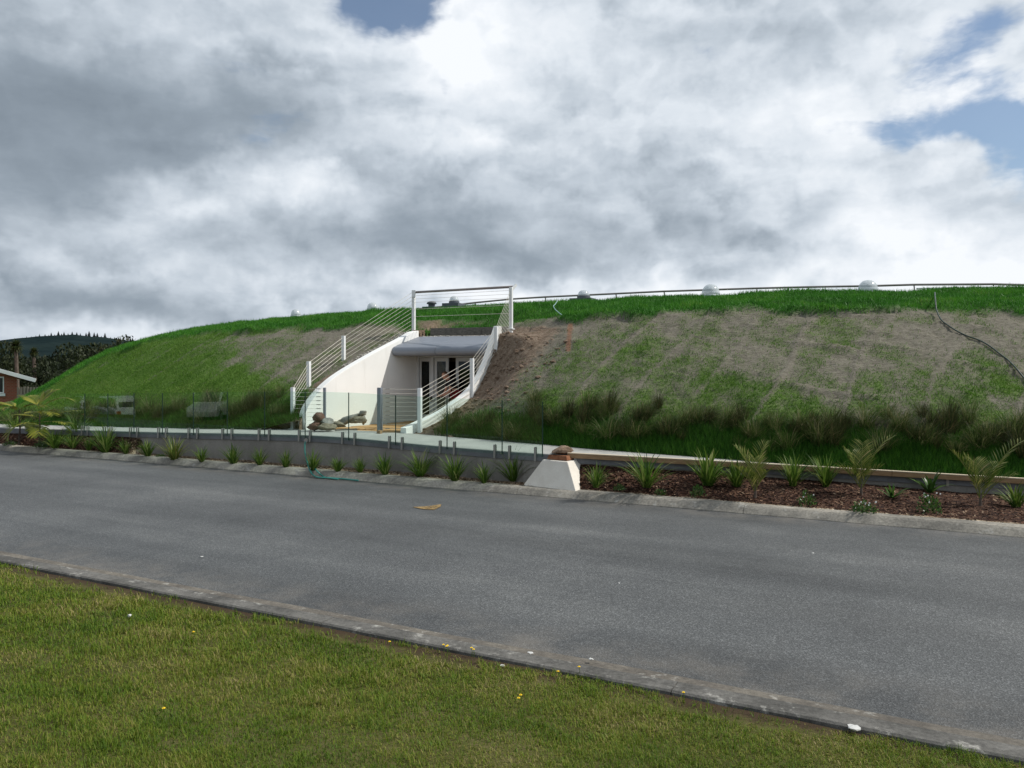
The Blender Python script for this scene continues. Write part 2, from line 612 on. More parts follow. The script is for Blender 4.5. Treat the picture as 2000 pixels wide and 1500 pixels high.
def mulch_mat():
    m, b, out = new_mat('bark_mulch')
    co = wpos(b)
    A = b.node('ShaderNodeAttribute', attribute_name='chips').outputs['Fac']
    v = b.node('ShaderNodeTexVoronoi'); v.inputs['Scale'].default_value = 26
    b.put(v.inputs['Vector'], b.vm('ADD', co, b.vm('SCALE', b.noise(co, 12, 2, 0.5, color=True), 0.15)))
    r = b.sep(v.outputs['Color'])[0]
    bark = b.ramp(r, [(0.0, (0.014, 0.007, 0.005)), (0.45, (0.042, 0.018, 0.011)), (0.75, (0.080, 0.037, 0.022)), (0.95, (0.17, 0.10, 0.062))])
    chip = b.ramp(r, [(0.0, (0.16, 0.115, 0.07)), (0.45, (0.33, 0.25, 0.165)), (0.8, (0.46, 0.37, 0.26)), (0.95, (0.56, 0.48, 0.37))])
    col = b.mix(b.smooth(b.m('ADD', A, b.m('MULTIPLY', b.m('SUBTRACT', b.noise(co, 3, 4, 0.6), 0.5), 0.8)), 0.35, 0.65), bark, chip)
    principled(b, out, col, 0.9, 0, 0.2, b.m('ADD', v.outputs['Distance'], b.noise(co, 20, 3, 0.6)), 1.0, 0.03)
    return m


def glass_mat(name='clear_glass', tint=(0.90, 0.965, 0.94), gain=1.0):
    m, b, out = new_mat(name)
    tr = b.node('ShaderNodeBsdfTransparent')
    b.put(tr.inputs[0], tint)
    gl = b.node('ShaderNodeBsdfGlossy')
    gl.inputs['Roughness'].default_value = 0.0
    b.put(gl.inputs[0], (0.95, 1.0, 0.98))
    lw = b.node('ShaderNodeLayerWeight'); lw.inputs[0].default_value = 0.5
    sch = b.m('MULTIPLY_ADD', b.m('POWER', lw.outputs['Facing'], 5.0), 0.96, 0.04)      # Schlick, the same from both faces
    mx = b.node('ShaderNodeMixShader')
    b.put(mx.inputs[0], b.m('MULTIPLY', sch, gain, clamp=True))
    b.l.new(tr.outputs[0], mx.inputs[1]); b.l.new(gl.outputs[0], mx.inputs[2])
    b.l.new(mx.outputs[0], out.inputs[0])
    return m


def dome_mat():
    m, b, out = new_mat('acrylic_dome')
    tr = b.node('ShaderNodeBsdfTransparent'); b.put(tr.inputs[0], (0.92, 0.95, 0.96))
    p = b.node('ShaderNodeBsdfPrincipled')
    b.put(p.inputs['Base Color'], (0.62, 0.66, 0.69)); p.inputs['Roughness'].default_value = 0.12
    n = b.noise(coords(b), 4, 4, 0.6)
    mx = b.node('ShaderNodeMixShader'); b.put(mx.inputs[0], b.m('MULTIPLY_ADD', n, 0.5, 0.35))
    b.l.new(tr.outputs[0], mx.inputs[1]); b.l.new(p.outputs[0], mx.inputs[2]); b.l.new(mx.outputs[0], out.inputs[0])
    return m


def timber_mat(name, c1, c2, scale=(1.5, 30, 30), rough=0.75):
    m, b, out = new_mat(name)
    co = coords(b)
    s = b.sep(co)
    n = b.noise(b.xyz(b.m('MULTIPLY', s[0], scale[0]), b.m('MULTIPLY', s[1], scale[1]), b.m('MULTIPLY', s[2], scale[2])), 1.0, 5, 0.6, 0.4)
    col = b.mix(b.smooth(n, 0.3, 0.7), c1, c2)
    principled(b, out, col, rough, 0, 0.25, n, 0.15, 0.004)
    return m


def worn_paint():
    m, b, out = new_mat('worn_yellow_paint')
    co = wpos(b)
    n = b.noise(co, 7, 5, 0.7); n2 = b.noise(co, 45, 3, 0.7)
    p = b.node('ShaderNodeBsdfPrincipled')
    b.put(p.inputs['Base Color'], b.mix(n2, (0.34, 0.21, 0.06), (0.22, 0.16, 0.08))); p.inputs['Roughness'].default_value = 0.85
    tr = b.node('ShaderNodeBsdfTransparent')
    mx = b.node('ShaderNodeMixShader')
    b.put(mx.inputs[0], b.smooth(b.m('MULTIPLY_ADD', n2, 0.5, b.m('MULTIPLY', n, 0.5)), 0.40, 0.56))
    b.l.new(tr.outputs[0], mx.inputs[1]); b.l.new(p.outputs[0], mx.inputs[2]); b.l.new(mx.outputs[0], out.inputs[0])
    return m


def brick_mat():
    m, b, out = new_mat('red_brick')
    co = coords(b)
    br = b.node('ShaderNodeTexBrick')
    s = b.sep(co)
    b.put(br.inputs['Vector'], b.xyz(b.m('ADD', s[0], s[1]), s[2], 0))
    b.put(br.inputs['Color1'], (0.24, 0.065, 0.04)); b.put(br.inputs['Color2'], (0.30, 0.09, 0.055)); b.put(br.inputs['Mortar'], (0.26, 0.17, 0.13))
    br.inputs['Scale'].default_value = 1.0
    br.inputs['Brick Width'].default_value = 0.24; br.inputs['Row Height'].default_value = 0.085; br.inputs['Mortar Size'].default_value = 0.01
    principled(b, out, br.outputs[0], 0.9, 0, 0.2, br.outputs['Fac'], 0.3, 0.01)
    return m


def rock_mat(name, c1, c2, c3):
    m, b, out = new_mat(name)
    co = coords(b)
    n1 = b.noise(co, 5, 6, 0.65, 0.4); n2 = b.noise(co, 30, 4, 0.7)
    col = b.ramp(b.m('MULTIPLY_ADD', n2, 0.35, b.m('MULTIPLY', n1, 0.65)), [(0.3, c1), (0.5, c2), (0.7, c3)])
    principled(b, out, col, 0.9, 0, 0.2, b.m('MULTIPLY_ADD', n2, 0.4, n1), 0.8, 0.03)
    return m


def plain(name, c, rough=0.5, metal=0.0, spec=0.4):
    """a lightly weathered single-colour surface"""
    m, b, out = new_mat(name)
    co = coords(b)
    n = b.noise(co, 2.3, 5, 0.6)
    k = b.m('MULTIPLY_ADD', b.m('SUBTRACT', n, 0.5), 0.22, 1.0)
    col = b.mix(1.0, c, b.xyz(k, k, k), 'MULTIPLY')
    principled(b, out, col, b.m('MULTIPLY_ADD', n, 0.2, max(rough - 0.1, 0.02)), metal, spec)
    return m


def render_wall_mat():
    m, b, out = new_mat('white_render')
    co = coords(b)
    s = b.sep(co)
    n = b.noise(co, 1.1, 6, 0.6)
    dr = b.noise(b.xyz(b.m('MULTIPLY', s[0], 4), b.m('MULTIPLY', s[1], 4), b.m('MULTIPLY', s[2], 0.7)), 1.0, 5, 0.65)
    fine = b.noise(co, 60, 3, 0.6)
    col = b.mix(b.smooth(n, 0.35, 0.75), (0.83, 0.83, 0.81), (0.77, 0.77, 0.75))
    col = b.mix(b.m('MULTIPLY', b.smooth(dr, 0.54, 0.8), 0.35), col, (0.58, 0.57, 0.53))
    low = b.m('MULTIPLY', b.smooth(b.m('ADD', s[2], b.m('MULTIPLY', b.noise(co, 6, 5, 0.7), 0.5)), 0.25, -0.1), 0.45)
    col = b.mix(low, col, (0.40, 0.34, 0.27))
    principled(b, out, col, 0.8, 0, 0.2, fine, 0.12, 0.004)
    return m


def ground_mat():
    m, b, out = new_mat('field_ground')
    co = wpos(b)
    n = b.noise(co, 0.4, 6, 0.65); n2 = b.noise(co, 12, 4, 0.7)
    col = b.ramp(b.m('MULTIPLY_ADD', n2, 0.4, b.m('MULTIPLY', n, 0.6)), [(0.3, (0.03, 0.055, 0.012)), (0.5, (0.06, 0.10, 0.022)), (0.7, (0.12, 0.13, 0.05))])
    principled(b, out, col, 0.95, 0, 0.1, n2, 0.5, 0.05)
    return m


def lawn_soil_mat():
    m, b, out = new_mat('lawn_soil')
    co = wpos(b)
    n = b.noise(co, 1.3, 6, 0.65); n2 = b.noise(co, 55, 4, 0.7); n3 = b.noise(co, 9, 4, 0.6)
    col = b.ramp(b.m('MULTIPLY_ADD', n2, 0.5, b.m('MULTIPLY', n, 0.5)), [(0.3, (0.036, 0.040, 0.012)), (0.5, (0.075, 0.075, 0.022)), (0.68, (0.135, 0.110, 0.055))])
    s = b.sep(co)
    dd = b.m('MULTIPLY_ADD', s[0], float(RN[0]), b.m('MULTIPLY', s[1], float(RN[1])))
    e = b.m('MULTIPLY', b.smooth(b.m('ADD', dd, b.m('MULTIPLY', b.m('SUBTRACT', n3, 0.5), 0.5)), 5.25, 5.45), 0.9)
    col = b.mix(e, col, (0.050, 0.032, 0.022))
    principled(b, out, col, 0.95, 0, 0.1, n2, 0.6, 0.02)
    return m


MAT = dict(
    asphalt=asphalt_mat(), kerb=kerb_mat(), gutter=kerb_mat('gutter_concrete', (0.155, 0.14, 0.118), (0.10, 0.09, 0.078)),
    nearkerb=kerb_mat('near_kerb_concrete', (0.14, 0.135, 0.125), (0.07, 0.068, 0.063)),
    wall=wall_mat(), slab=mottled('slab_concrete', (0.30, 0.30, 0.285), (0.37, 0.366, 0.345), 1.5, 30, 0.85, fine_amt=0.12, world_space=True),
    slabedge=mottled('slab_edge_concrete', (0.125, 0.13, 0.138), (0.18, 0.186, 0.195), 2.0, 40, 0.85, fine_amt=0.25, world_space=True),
    mound=mound_mat(), mulch=mulch_mat(), glass=glass_mat(), doorglass=glass_mat('door_glass', (0.42, 0.46, 0.47), 0.6),
    render=render_wall_mat(),
    white=plain('white_steel', (0.74, 0.755, 0.76), 0.45), alu=plain('grey_aluminium', (0.205, 0.225, 0.262), 0.4, 0.2, 0.4),
    frame=plain('door_frame_white', (0.50, 0.52, 0.53), 0.45), steel=plain('stainless_steel', (0.33, 0.32, 0.30), 0.42, 0.8, 0.5),
    cable=plain('cable_steel', (0.66, 0.62, 0.54), 0.5, 0.25, 0.4), pipe=plain('rail_pipe', (0.25, 0.22, 0.21), 0.4, 0.6, 0.5),
    dark=plain('interior_dark', (0.06, 0.06, 0.065), 0.9), black=plain('black_plastic', (0.02, 0.02, 0.022), 0.5),
    lead=plain('dark_flashing', (0.085, 0.095, 0.11), 0.6), dome=dome_mat(), domering=plain('dome_ring', (0.45, 0.49, 0.53), 0.5),
    ply=timber_mat('deck_timber', (0.36, 0.20, 0.085), (0.50, 0.31, 0.15)), beam=timber_mat('beam_timber', (0.23, 0.145, 0.075), (0.31, 0.205, 0.115)),
    beamcap=timber_mat('beam_cap', (0.56, 0.47, 0.34), (0.64, 0.55, 0.42)), board=timber_mat('weathered_board', (0.085, 0.08, 0.072), (0.15, 0.14, 0.125)),
    fence=timber_mat('fence_timber', (0.20, 0.165, 0.13), (0.31, 0.27, 0.22), (25, 25, 2)),
    pillar=mottled('pillar_concrete', (0.62, 0.575, 0.505), (0.70, 0.66, 0.59), 3.5, 60, 0.85, fine_amt=0.14),
    corten=mottled('rusty_collar', (0.17, 0.065, 0.03), (0.25, 0.11, 0.055), 9, 60, 0.85),
    rock=rock_mat('brown_rock', (0.10, 0.065, 0.045), (0.22, 0.155, 0.11), (0.33, 0.25, 0.18)),
    greyrock=rock_mat('grey_rock', (0.13, 0.12, 0.11), (0.26, 0.25, 0.235), (0.40, 0.385, 0.36)),
    tanrock=rock_mat('tan_rock', (0.085, 0.07, 0.05), (0.19, 0.165, 0.125), (0.31, 0.275, 0.215)),
    redrock=rock_mat('red_brown_rock', (0.07, 0.035, 0.03), (0.14, 0.075, 0.06), (0.24, 0.17, 0.14)),
    soil=rock_mat('earth', (0.08, 0.05, 0.033), (0.17, 0.12, 0.085), (0.26, 0.20, 0.15)),
    pebble=rock_mat('pebbles', (0.18, 0.165, 0.14), (0.36, 0.34, 0.30), (0.55, 0.53, 0.48)),
    glassedge=plain('glass_edge', (0.012, 0.035, 0.024), 0.3), brick=brick_mat(), rooftile=mottled('roof_brown', (0.10, 0.05, 0.035), (0.14, 0.075, 0.05), 4, 30),
    ground=ground_mat(), lawnsoil=lawn_soil_mat(),
    hill=mottled('forest_hill', (0.010, 0.018, 0.020), (0.019, 0.030, 0.029), 0.012, 0.09, 0.95, fine_amt=0.5, world_space=True, spec=0.0),
    yellowpaint=worn_paint(),
    litter=plain('white_litter', (0.52, 0.52, 0.50), 0.7), bark=mottled('tree_bark', (0.06, 0.045, 0.035), (0.13, 0.10, 0.08), 6, 40),
    hosegreen=plain('green_hose', (0.03, 0.20, 0.17), 0.5), hosedark=plain('dark_hose', (0.025, 0.045, 0.035), 0.5), hoseblue=plain('pale_hose', (0.26, 0.42, 0.40), 0.5),
    skin=plain('skin', (0.50, 0.27, 0.19), 0.6), hair=plain('hair', (0.10, 0.055, 0.03), 0.8), shirt=plain('dark_shirt', (0.014, 0.015, 0.02), 0.9), shorts=plain('red_shorts', (0.17, 0.012, 0.018), 0.9),
    carpaint=plain('white_car_paint', (0.42, 0.44, 0.44), 0.3, 0, 0.5), tyre=plain('tyre_rubber', (0.018, 0.018, 0.018), 0.9), carglass=plain('car_glass', (0.015, 0.018, 0.02), 0.08, 0, 0.6),
    lamp=plain('lamp_red', (0.35, 0.03, 0.02), 0.3), rim=plain('wheel_rim', (0.35, 0.35, 0.36), 0.35, 0.8),
    yellow=plain('yellow_petals', (0.85, 0.60, 0.02), 0.6), petal=plain('white_petals', (0.80, 0.80, 0.76), 0.6),
    lawn=leafy('lawn_blades', [(0.0, (0.032, 0.072, 0.005)), (0.32, (0.082, 0.152, 0.009)), (0.58, (0.150, 0.205, 0.016)), (0.77, (0.225, 0.215, 0.045)), (1.0, (0.40, 0.32, 0.16))], 0.6, 0.3, (1.1, 0.45)),
    turf=leafy('turf_blades', [(0.0, (0.018, 0.085, 0.008)), (0.5, (0.045, 0.185, 0.014)), (0.85, (0.085, 0.25, 0.022)), (1.0, (0.19, 0.27, 0.05))], 0.6, 0.3, (1.1, 0.55)),  # slow patches mix blade tones with shadow patches painted into the green
    slopegrass=leafy('slope_blades', [(0.0, (0.035, 0.105, 0.008)), (0.5, (0.080, 0.190, 0.016)), (0.85, (0.13, 0.235, 0.030)), (1.0, (0.23, 0.22, 0.10))], 0.6, 0.3, (0.8, 0.35)),
    foot=leafy('foot_blades', [(0.0, (0.014, 0.060, 0.006)), (0.5, (0.032, 0.120, 0.010)), (1.0, (0.07, 0.18, 0.018))], 0.6, 0.3),
    strap=leafy('strap_leaves', [(0.0, (0.030, 0.075, 0.010)), (0.45, (0.075, 0.145, 0.018)), (0.8, (0.15, 0.225, 0.038)), (1.0, (0.32, 0.33, 0.12))], 0.55, 0.35, None, 0.25),
    strapyellow=leafy('yellowing_leaves', [(0.0, (0.07, 0.12, 0.018)), (0.6, (0.17, 0.21, 0.04)), (1.0, (0.32, 0.27, 0.08))], 0.5, 0.3, None, 0.4),
    tussock=leafy('tussock_blades', [(0.0, (0.026, 0.055, 0.010)), (0.40, (0.055, 0.090, 0.020)), (0.70, (0.105, 0.125, 0.042)), (0.90, (0.18, 0.17, 0.08)), (1.0, (0.30, 0.26, 0.15))], 0.6, 0.35),
    tussockdark=leafy('dark_tussock_blades', [(0.0, (0.016, 0.032, 0.010)), (0.5, (0.042, 0.056, 0.018)), (0.85, (0.09, 0.080, 0.034)), (1.0, (0.17, 0.13, 0.065))], 0.6, 0.35),
    shrub=leafy('shrub_leaves', [(0.0, (0.018, 0.055, 0.010)), (0.6, (0.045, 0.115, 0.018)), (1.0, (0.10, 0.18, 0.035))], 0.4, 0.25, None, 0.45),
    palm=leafy('palm_leaves', [(0.0, (0.06, 0.095, 0.014)), (0.5, (0.14, 0.175, 0.028)), (0.85, (0.25, 0.245, 0.07)), (1.0, (0.40, 0.31, 0.16))], 0.45, 0.3, None, 0.4),
    fern=leafy('yellow_fern_leaves', [(0.0, (0.07, 0.10, 0.012)), (0.5, (0.155, 0.18, 0.022)), (0.9, (0.27, 0.26, 0.04)), (1.0, (0.30, 0.15, 0.05))], 0.5, 0.35),
    bush=leafy('bush_leaves', [(0.0, (0.008, 0.014, 0.006)), (0.5, (0.020, 0.030, 0.010)), (0.85, (0.038, 0.046, 0.016)), (1.0, (0.062, 0.060, 0.026))], 0.6, 0.2, (0.25, 0.4)),
    cabbage=leafy('cabbage_tree_leaves', [(0.0, (0.020, 0.034, 0.010)), (0.6, (0.048, 0.066, 0.020)), (1.0, (0.12, 0.11, 0.04))], 0.5, 0.25),
    pine=leafy('pine_needles', [(0.0, (0.010, 0.018, 0.018)), (1.0, (0.022, 0.034, 0.03))], 0.8, 0.1),
)

# ------------------------------------------------------------------ ground, road, kerbs
# terrain: flat by the road, dropping away behind the mound
gx = np.concatenate([-np.geomspace(4000, 40, 18), np.linspace(-36, 60, 49), np.geomspace(66, 4000, 16)])
gy = np.concatenate([[-400, -150, -60, -30], np.linspace(-20, 80, 51), np.geomspace(90, 4000, 18)])
GX, GY = np.meshgrid(gx, gy)
dd = GX * RN[0] + GY * RN[1]
GZ = -1.4 * sstep(GX * RD[0] + GY * RD[1], -24.0, -26.5) * sstep(dd, 5.0, 4.0) - 0.04 - 1.75 * sstep(dd, 24, 34) - 0.25 * sstep(dd, 14.5, 18)
nv, nu = GX.shape
idx = np.arange(nv * nu).reshape(nv, nu)
quads = np.stack([idx[:-1, :-1], idx[:-1, 1:], idx[1:, 1:], idx[1:, :-1]], -1).reshape(-1, 4)
g = link('ground', np_mesh('ground', np.stack([GX, GY, GZ], -1).reshape(-1, 3), quads, MAT['ground'], True), None)
tag(g, kind='structure')

ROAD_ROT = math.atan2(RD[1], RD[0])
T0, T1 = -70.0, 40.0


def td_object(name, mb, mat, kind='structure', parent=None, **kw):
    """a mesh laid out in road coordinates (t along, d across), turned into place"""
    o = link(name, mb.mesh(name, **kw), mat, parent)
    o.rotation_euler = (0, 0, ROAD_ROT)
    if kind: tag(o, kind=kind)
    return o


mb = MB()
ts = np.linspace(T0, T1, 111); ds = np.linspace(D_NEAR - 0.02, D_FAR + 0.02, 15)
V, Q = [], []
for t in ts:
    for d in ds:
        crown = 0.05 * (1 - ((d - (D_NEAR + D_FAR) / 2) / 3.6) ** 2)
        V.append((t, d, max(0.0, crown) * 0.6 + 0.0))
for i in range(len(ts) - 1):
    for j in range(len(ds) - 1):
        a = i * len(ds) + j
        Q.append((a, a + len(ds), a + len(ds) + 1, a + 1))
mb.add(V, Q)
td_object('road', mb, MAT['asphalt'], smooth=True)


def kerb_run(name, prof, mat, t0, t1, step, jit, gap=0.008):
    root = thing(name, None, None, (0, 0, 0), kind='structure')
    root.rotation_euler = (0, 0, ROAD_ROT)
    t = t0
    while t < t1:
        mb = MB()
        n = 8
        V = []
        dz = random.uniform(-jit, jit); dy = random.uniform(-jit, jit)
        for k in range(n + 1):
            tt = t + gap / 2 + (step - gap) * k / n
            for (d, z) in prof:
                w = 0.012 * (fbm(tt * 1.3, d * 3, 3) - 0.5) * (1 if z > 0 else 0)
                V.append((tt, d + dy + w * 0.7, z + dz * (1 if z > 0 else 0) + w))
        m = len(prof)
        Fc = [(k * m + i, k * m + (i + 1) % m, (k + 1) * m + (i + 1) % m, (k + 1) * m + i) for k in range(n) for i in range(m)]
        Fc += [tuple(range(m)), tuple(range(n * m + m - 1, n * m - 1, -1))]
        mb.add(V, Fc)
        link('kerb_section', mb.mesh('kerb_section'), mat, root)
        t += step
    return root


kerb_run('far_kerb', [(D_FAR - 0.005, -0.1), (D_FAR, 0.012), (D_FAR + 0.035, 0.05), (D_FAR + 0.085, 0.10), (D_FAR + 0.12, 0.125),
                      (D_FAR + 0.30, 0.135), (D_FAR + 0.31, -0.1)], MAT['kerb'], -60, 22, 4.1, 0.006)
kerb_run('near_kerb', [(D_NEAR - 0.44, -0.1), (D_NEAR - 0.43, 0.072), (D_NEAR - 0.415, 0.085), (D_NEAR - 0.24, 0.082), (D_NEAR - 0.20, 0.06),
                       (D_NEAR - 0.17, -0.1)], MAT['nearkerb'], -40, 22, 3.2, 0.005)
mb = MB()
V, Q = [], []
tt = np.linspace(-45, 25, 141)
for t in tt:
    w = 0.05 * (fbm(t * 0.9, 3.3, 4) - 0.5)
    V += [(t, D_NEAR - 0.20, 0.022), (t, D_NEAR - 0.08, 0.020), (t, D_NEAR + 0.05 + w, 0.009)]
for i in range(len(tt) - 1):
    Q += [(3 * i, 3 * i + 3, 3 * i + 4, 3 * i + 1), (3 * i + 1, 3 * i + 4, 3 * i + 5, 3 * i + 2)]
mb.add(V, Q)
td_object('gutter', mb, MAT['gutter'], smooth=True)

# ------------------------------------------------------------------ near lawn
LAWN_D = D_NEAR - 0.44


def lot_drop(x, y):
    """the car park up the road lies lower than the verge"""
    t = x * RD[0] + y * RD[1]; d = x * RN[0] + y * RN[1]
    return 1.25 * sstep(t, -24.0, -29.0) * sstep(d, 4.6, 1.5)


def lawn_z(x, y):
    d = x * RN[0] + y * RN[1]
    e = LAWN_D - d
    return 0.055 + 0.075 * np.clip(e, 0, None) + 0.07 * (fbm(x * 0.7, y * 0.7, 3) - 0.5) * np.clip(e, 0, 1) + 0.02 * (fbm(x * 4, y * 4, 3) - 0.5) - lot_drop(x, y)


tl = np.linspace(-56, 25, 325); dl = np.linspace(-14, LAWN_D, 79)
TT, DD = np.meshgrid(tl, dl)
LX = TT * RD[0] + DD * RN[0]; LY = TT * RD[1] + DD * RN[1]
LZ = lawn_z(LX, LY)
nv, nu = LX.shape
idx = np.arange(nv * nu).reshape(nv, nu)
quads = np.stack([idx[:-1, :-1], idx[:-1, 1:], idx[1:, 1:], idx[1:, :-1]], -1).reshape(-1, 4)
lawn = link('verge', np_mesh('verge', np.stack([LX, LY, LZ], -1).reshape(-1, 3), quads, MAT['lawnsoil'], True), None)
tag(lawn, kind='structure')


def blades3(P, L, Wd, lean, head=None, rng=RNG, curl=1.0):
    """bent blades of three triangles"""
    n = len(P)
    a = rng.random(n) * 2 * np.pi if head is None else head
    hd = np.stack([np.cos(a), np.sin(a), np.zeros(n)], -1)
    sd = np.stack([-np.sin(a), np.cos(a), np.zeros(n)], -1)
    th1 = lean * 0.55; th2 = lean * (1.0 + 0.7 * curl)
    up = np.array([0, 0, 1.0])
    d1 = hd * np.sin(th1)[:, None] + up * np.cos(th1)[:, None]
    d2 = hd * np.sin(th2)[:, None] + up * np.cos(th2)[:, None]
    mid = P + d1 * (L * 0.55)[:, None]
    tip = mid + d2 * (L * 0.5)[:, None]
    w = sd * (Wd / 2)[:, None]
    V = np.stack([P - w, P + w, mid - w * 0.8, mid + w * 0.8, tip], 1).reshape(-1, 3)
    b = np.arange(n) * 5
    T = np.stack([np.stack([b, b + 1, b + 3], -1), np.stack([b, b + 3, b + 2], -1), np.stack([b + 2, b + 3, b + 4], -1)], 1).reshape(-1, 3)
    return V, T


def blades1(P, L, Wd, lean, rng=RNG, head=None):
    n = len(P)
    a = rng.random(n) * 2 * np.pi if head is None else head
    hd = np.stack([np.cos(a), np.sin(a), np.zeros(n)], -1)
    q = rng.random(n) * 2 * np.pi
    sd = np.stack([np.cos(q), np.sin(q), np.zeros(n)], -1)
    tip = P + (hd * np.sin(lean)[:, None] + np.array([0, 0, 1.0]) * np.cos(lean)[:, None]) * L[:, None]
    w = sd * (Wd / 2)[:, None]
    V = np.stack([P - w, P + w, tip], 1).reshape(-1, 3)
    T = np.arange(3 * n).reshape(-1, 3)
    return V, T


def lawn_grass():
    rng = np.random.default_rng(21)
    N = 470000
    # density falls with distance so that blades stay about a pixel wide
    Y = 3.6 * np.exp(rng.random(N) * math.log(17.0 / 3.6))
    u = rng.uniform(-0.74, 0.70, N)
    X = u * Y
    d = X * RN[0] + Y * RN[1]
    edge = LAWN_D + 0.08 - 0.30 * fbm(X * 2.3, Y * 2.3, 4) ** 1.3
    bare = fbm(X * 1.1 + 40, Y * 1.1, 4)
    keep = (d < edge) & (rng.random(N) < np.clip(1.5 - sstep(bare, 0.50, 0.68) * 0.85, 0, 1))
    strip = (d > LAWN_D - 0.28) & (fbm(X * 1.3 + 9, Y * 1.3, 3) > 0.50)
    keep &= ~(strip & (rng.random(N) < 0.85))
    X, Y = X[keep], Y[keep]
    n = len(X)
    P = np.stack([X, Y, lawn_z(X, Y) - 0.004], -1)
    tall = 0.5 * fbm(X * 2.2, Y * 2.2 + 30, 3) + 0.5 * fbm(X * 7, Y * 7 + 30, 2)
    dist = Y / 5.0
    L = (0.018 + 0.034 * rng.random(n) ** 1.5 + 0.034 * sstep(tall, 0.5, 0.75)) * np.clip(dist, 0.9, 1.5)
    Wd = rng.uniform(0.003, 0.0058, n) * np.clip(dist, 0.85, 3.0)
    lean = rng.uniform(0.15, 1.45, n)
    V, T = blades3(P, L, Wd, lean, rng=rng)
    o = link('lawn_grass', np_mesh('lawn_grass', V, T, MAT['lawn']), None)
    tag(o, 'mown patchy green lawn with straw coloured blades on the near verge', 'grass', kind='stuff')


lawn_grass()

# ------------------------------------------------------------------ retaining wall line
WPT = [(-24.5, 28.0, 0.42), (-17.5, 24.55, 0.50), (-11.6, 21.6, 0.616), (-9.12, 20.2, 0.685), (-6.74, 19.0, 0.757), (-4.645, 18.0, 0.809), (-3.48, 17.4, 0.80),
       (-1.69, 16.4, 0.734), (-0.1, 15.42, 0.716), (0.63, 15.0, 0.716), (1.4, 14.83, 0.692), (4.58, 14.21, 0.585), (8.64, 13.4, 0.437), (14.0, 12.35, 0.25)]
WP = np.array(WPT, float)
wl = np.concatenate([[0], np.cumsum(np.linalg.norm(np.diff(WP[:, :2], axis=0), axis=1))])


def wall_at(s):
    return np.array([np.interp(s, wl, WP[:, k]) for k in range(3)])


ss = np.linspace(0, wl[-1], 260)
WF = np.stack([np.interp(ss, wl, WP[:, k]) for k in range(3)], -1)
for k in range(3):
    WF[:, k] = gsm(WF[:, k], 3)


def wall_px(px):
    """wall-line sample seen in photo column px"""
    q = 1000 + WF[:, 0] / WF[:, 1] * F
    return np.array([np.interp(px, q, WF[:, k]) for k in range(3)])


tan = np.gradient(WF[:, :2], axis=0); tan /= np.linalg.norm(tan, axis=1)[:, None]
nor = np.stack([-tan[:, 1], tan[:, 0]], -1)
WPX = 1000 + WF[:, 0] / WF[:, 1] * F
PW = np.interp(WPX, [-300, 170, 450, 700, 860, 1000, 1225, 1500, 1725, 2000, 2300], [1.1, 1.15, 1.15, 1.55, 1.55, 1.50, 1.12, 0.62, 0.45, 0.36, 0.33])
WB = WF.copy(); WB[:, :2] += nor * PW[:, None]
WB[:, 2] += 0.008


def wall_tangent(p):
    i = int(np.argmin(np.sum((WF[:, :2] - p[:2]) ** 2, axis=1)))
    return np.array([tan[i, 0], tan[i, 1], 0]), np.array([nor[i, 0], nor[i, 1], 0])


def sweep(fr, prof_fn, name, mat, parent=None):
    V, Fc = [], []
    m = None
    for i in range(len(fr)):
        pr = prof_fn(i); m = len(pr); V += pr
    for i in range(len(fr) - 1):
        for k in range(m):
            k2 = (k + 1) % m
            Fc.append((i * m + k, i * m + k2, (i + 1) * m + k2, (i + 1) * m + k))
    Fc += [tuple(range(m)), tuple(range(len(V) - 1, len(V) - m - 1, -1))]
    return MB().add(V, Fc).build(name, mat, parent)


def off(i, a, z):
    return (WF[i, 0] + nor[i, 0] * a, WF[i, 1] + nor[i, 1] * a, z)


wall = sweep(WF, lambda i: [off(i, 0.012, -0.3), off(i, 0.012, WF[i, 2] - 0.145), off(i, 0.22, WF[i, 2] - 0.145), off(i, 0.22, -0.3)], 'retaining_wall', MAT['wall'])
tag(wall, 'low grey concrete retaining wall below the walkway and glass fence', 'wall')
path = sweep(WF, lambda i: [off(i, 0.0, WF[i, 2] - 0.14), off(i, 0.0, WF[i, 2] - 0.010), off(i, 0.012, WF[i, 2]), off(i, PW[i], WF[i, 2] + 0.006), off(i, PW[i], WF[i, 2] - 0.14)],
             'path', MAT['slab'])
tag(path, kind='structure')
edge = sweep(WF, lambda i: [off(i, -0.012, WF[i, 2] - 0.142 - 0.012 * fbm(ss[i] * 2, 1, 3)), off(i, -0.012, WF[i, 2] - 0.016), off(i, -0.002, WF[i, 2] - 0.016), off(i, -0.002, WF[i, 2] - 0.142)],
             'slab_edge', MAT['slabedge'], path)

# ------------------------------------------------------------------ planting bed along the wall
bed_t = np.linspace(-44, 18, 400)
WT = WF[:, 0] * RD[0] + WF[:, 1] * RD[1]
WD = WF[:, 0] * RN[0] + WF[:, 1] * RN[1]
WD_t = np.interp(bed_t, WT, WD)
WZ_t = np.interp(bed_t, WT, WF[:, 2])
D_BED0 = D_FAR + 0.30


def bed_z(t, d):
    dw = np.interp(t, WT, WD); zt = np.interp(t, WT, WF[:, 2])
    fr = np.clip((d - D_BED0) / np.maximum(dw - D_BED0, 0.2), 0, 1)
    hi = (zt - 0.15) - 0.13
    right = sstep(t, -6.8, -5.6); left = sstep(t, -17.75, -17.95)
    rise = 0.0 + right * (hi - 0.10 * sstep(t, -6, 2)) * fr ** 0.9 + left * (hi + 0.0) * fr ** 0.7
    return 0.122 + rise + 0.035 * (fbm(t * 1.5, d * 3, 4) - 0.5) + 0.02 * (fbm(t * 9, d * 9, 2) - 0.5) * np.minimum(1, fr * 5)


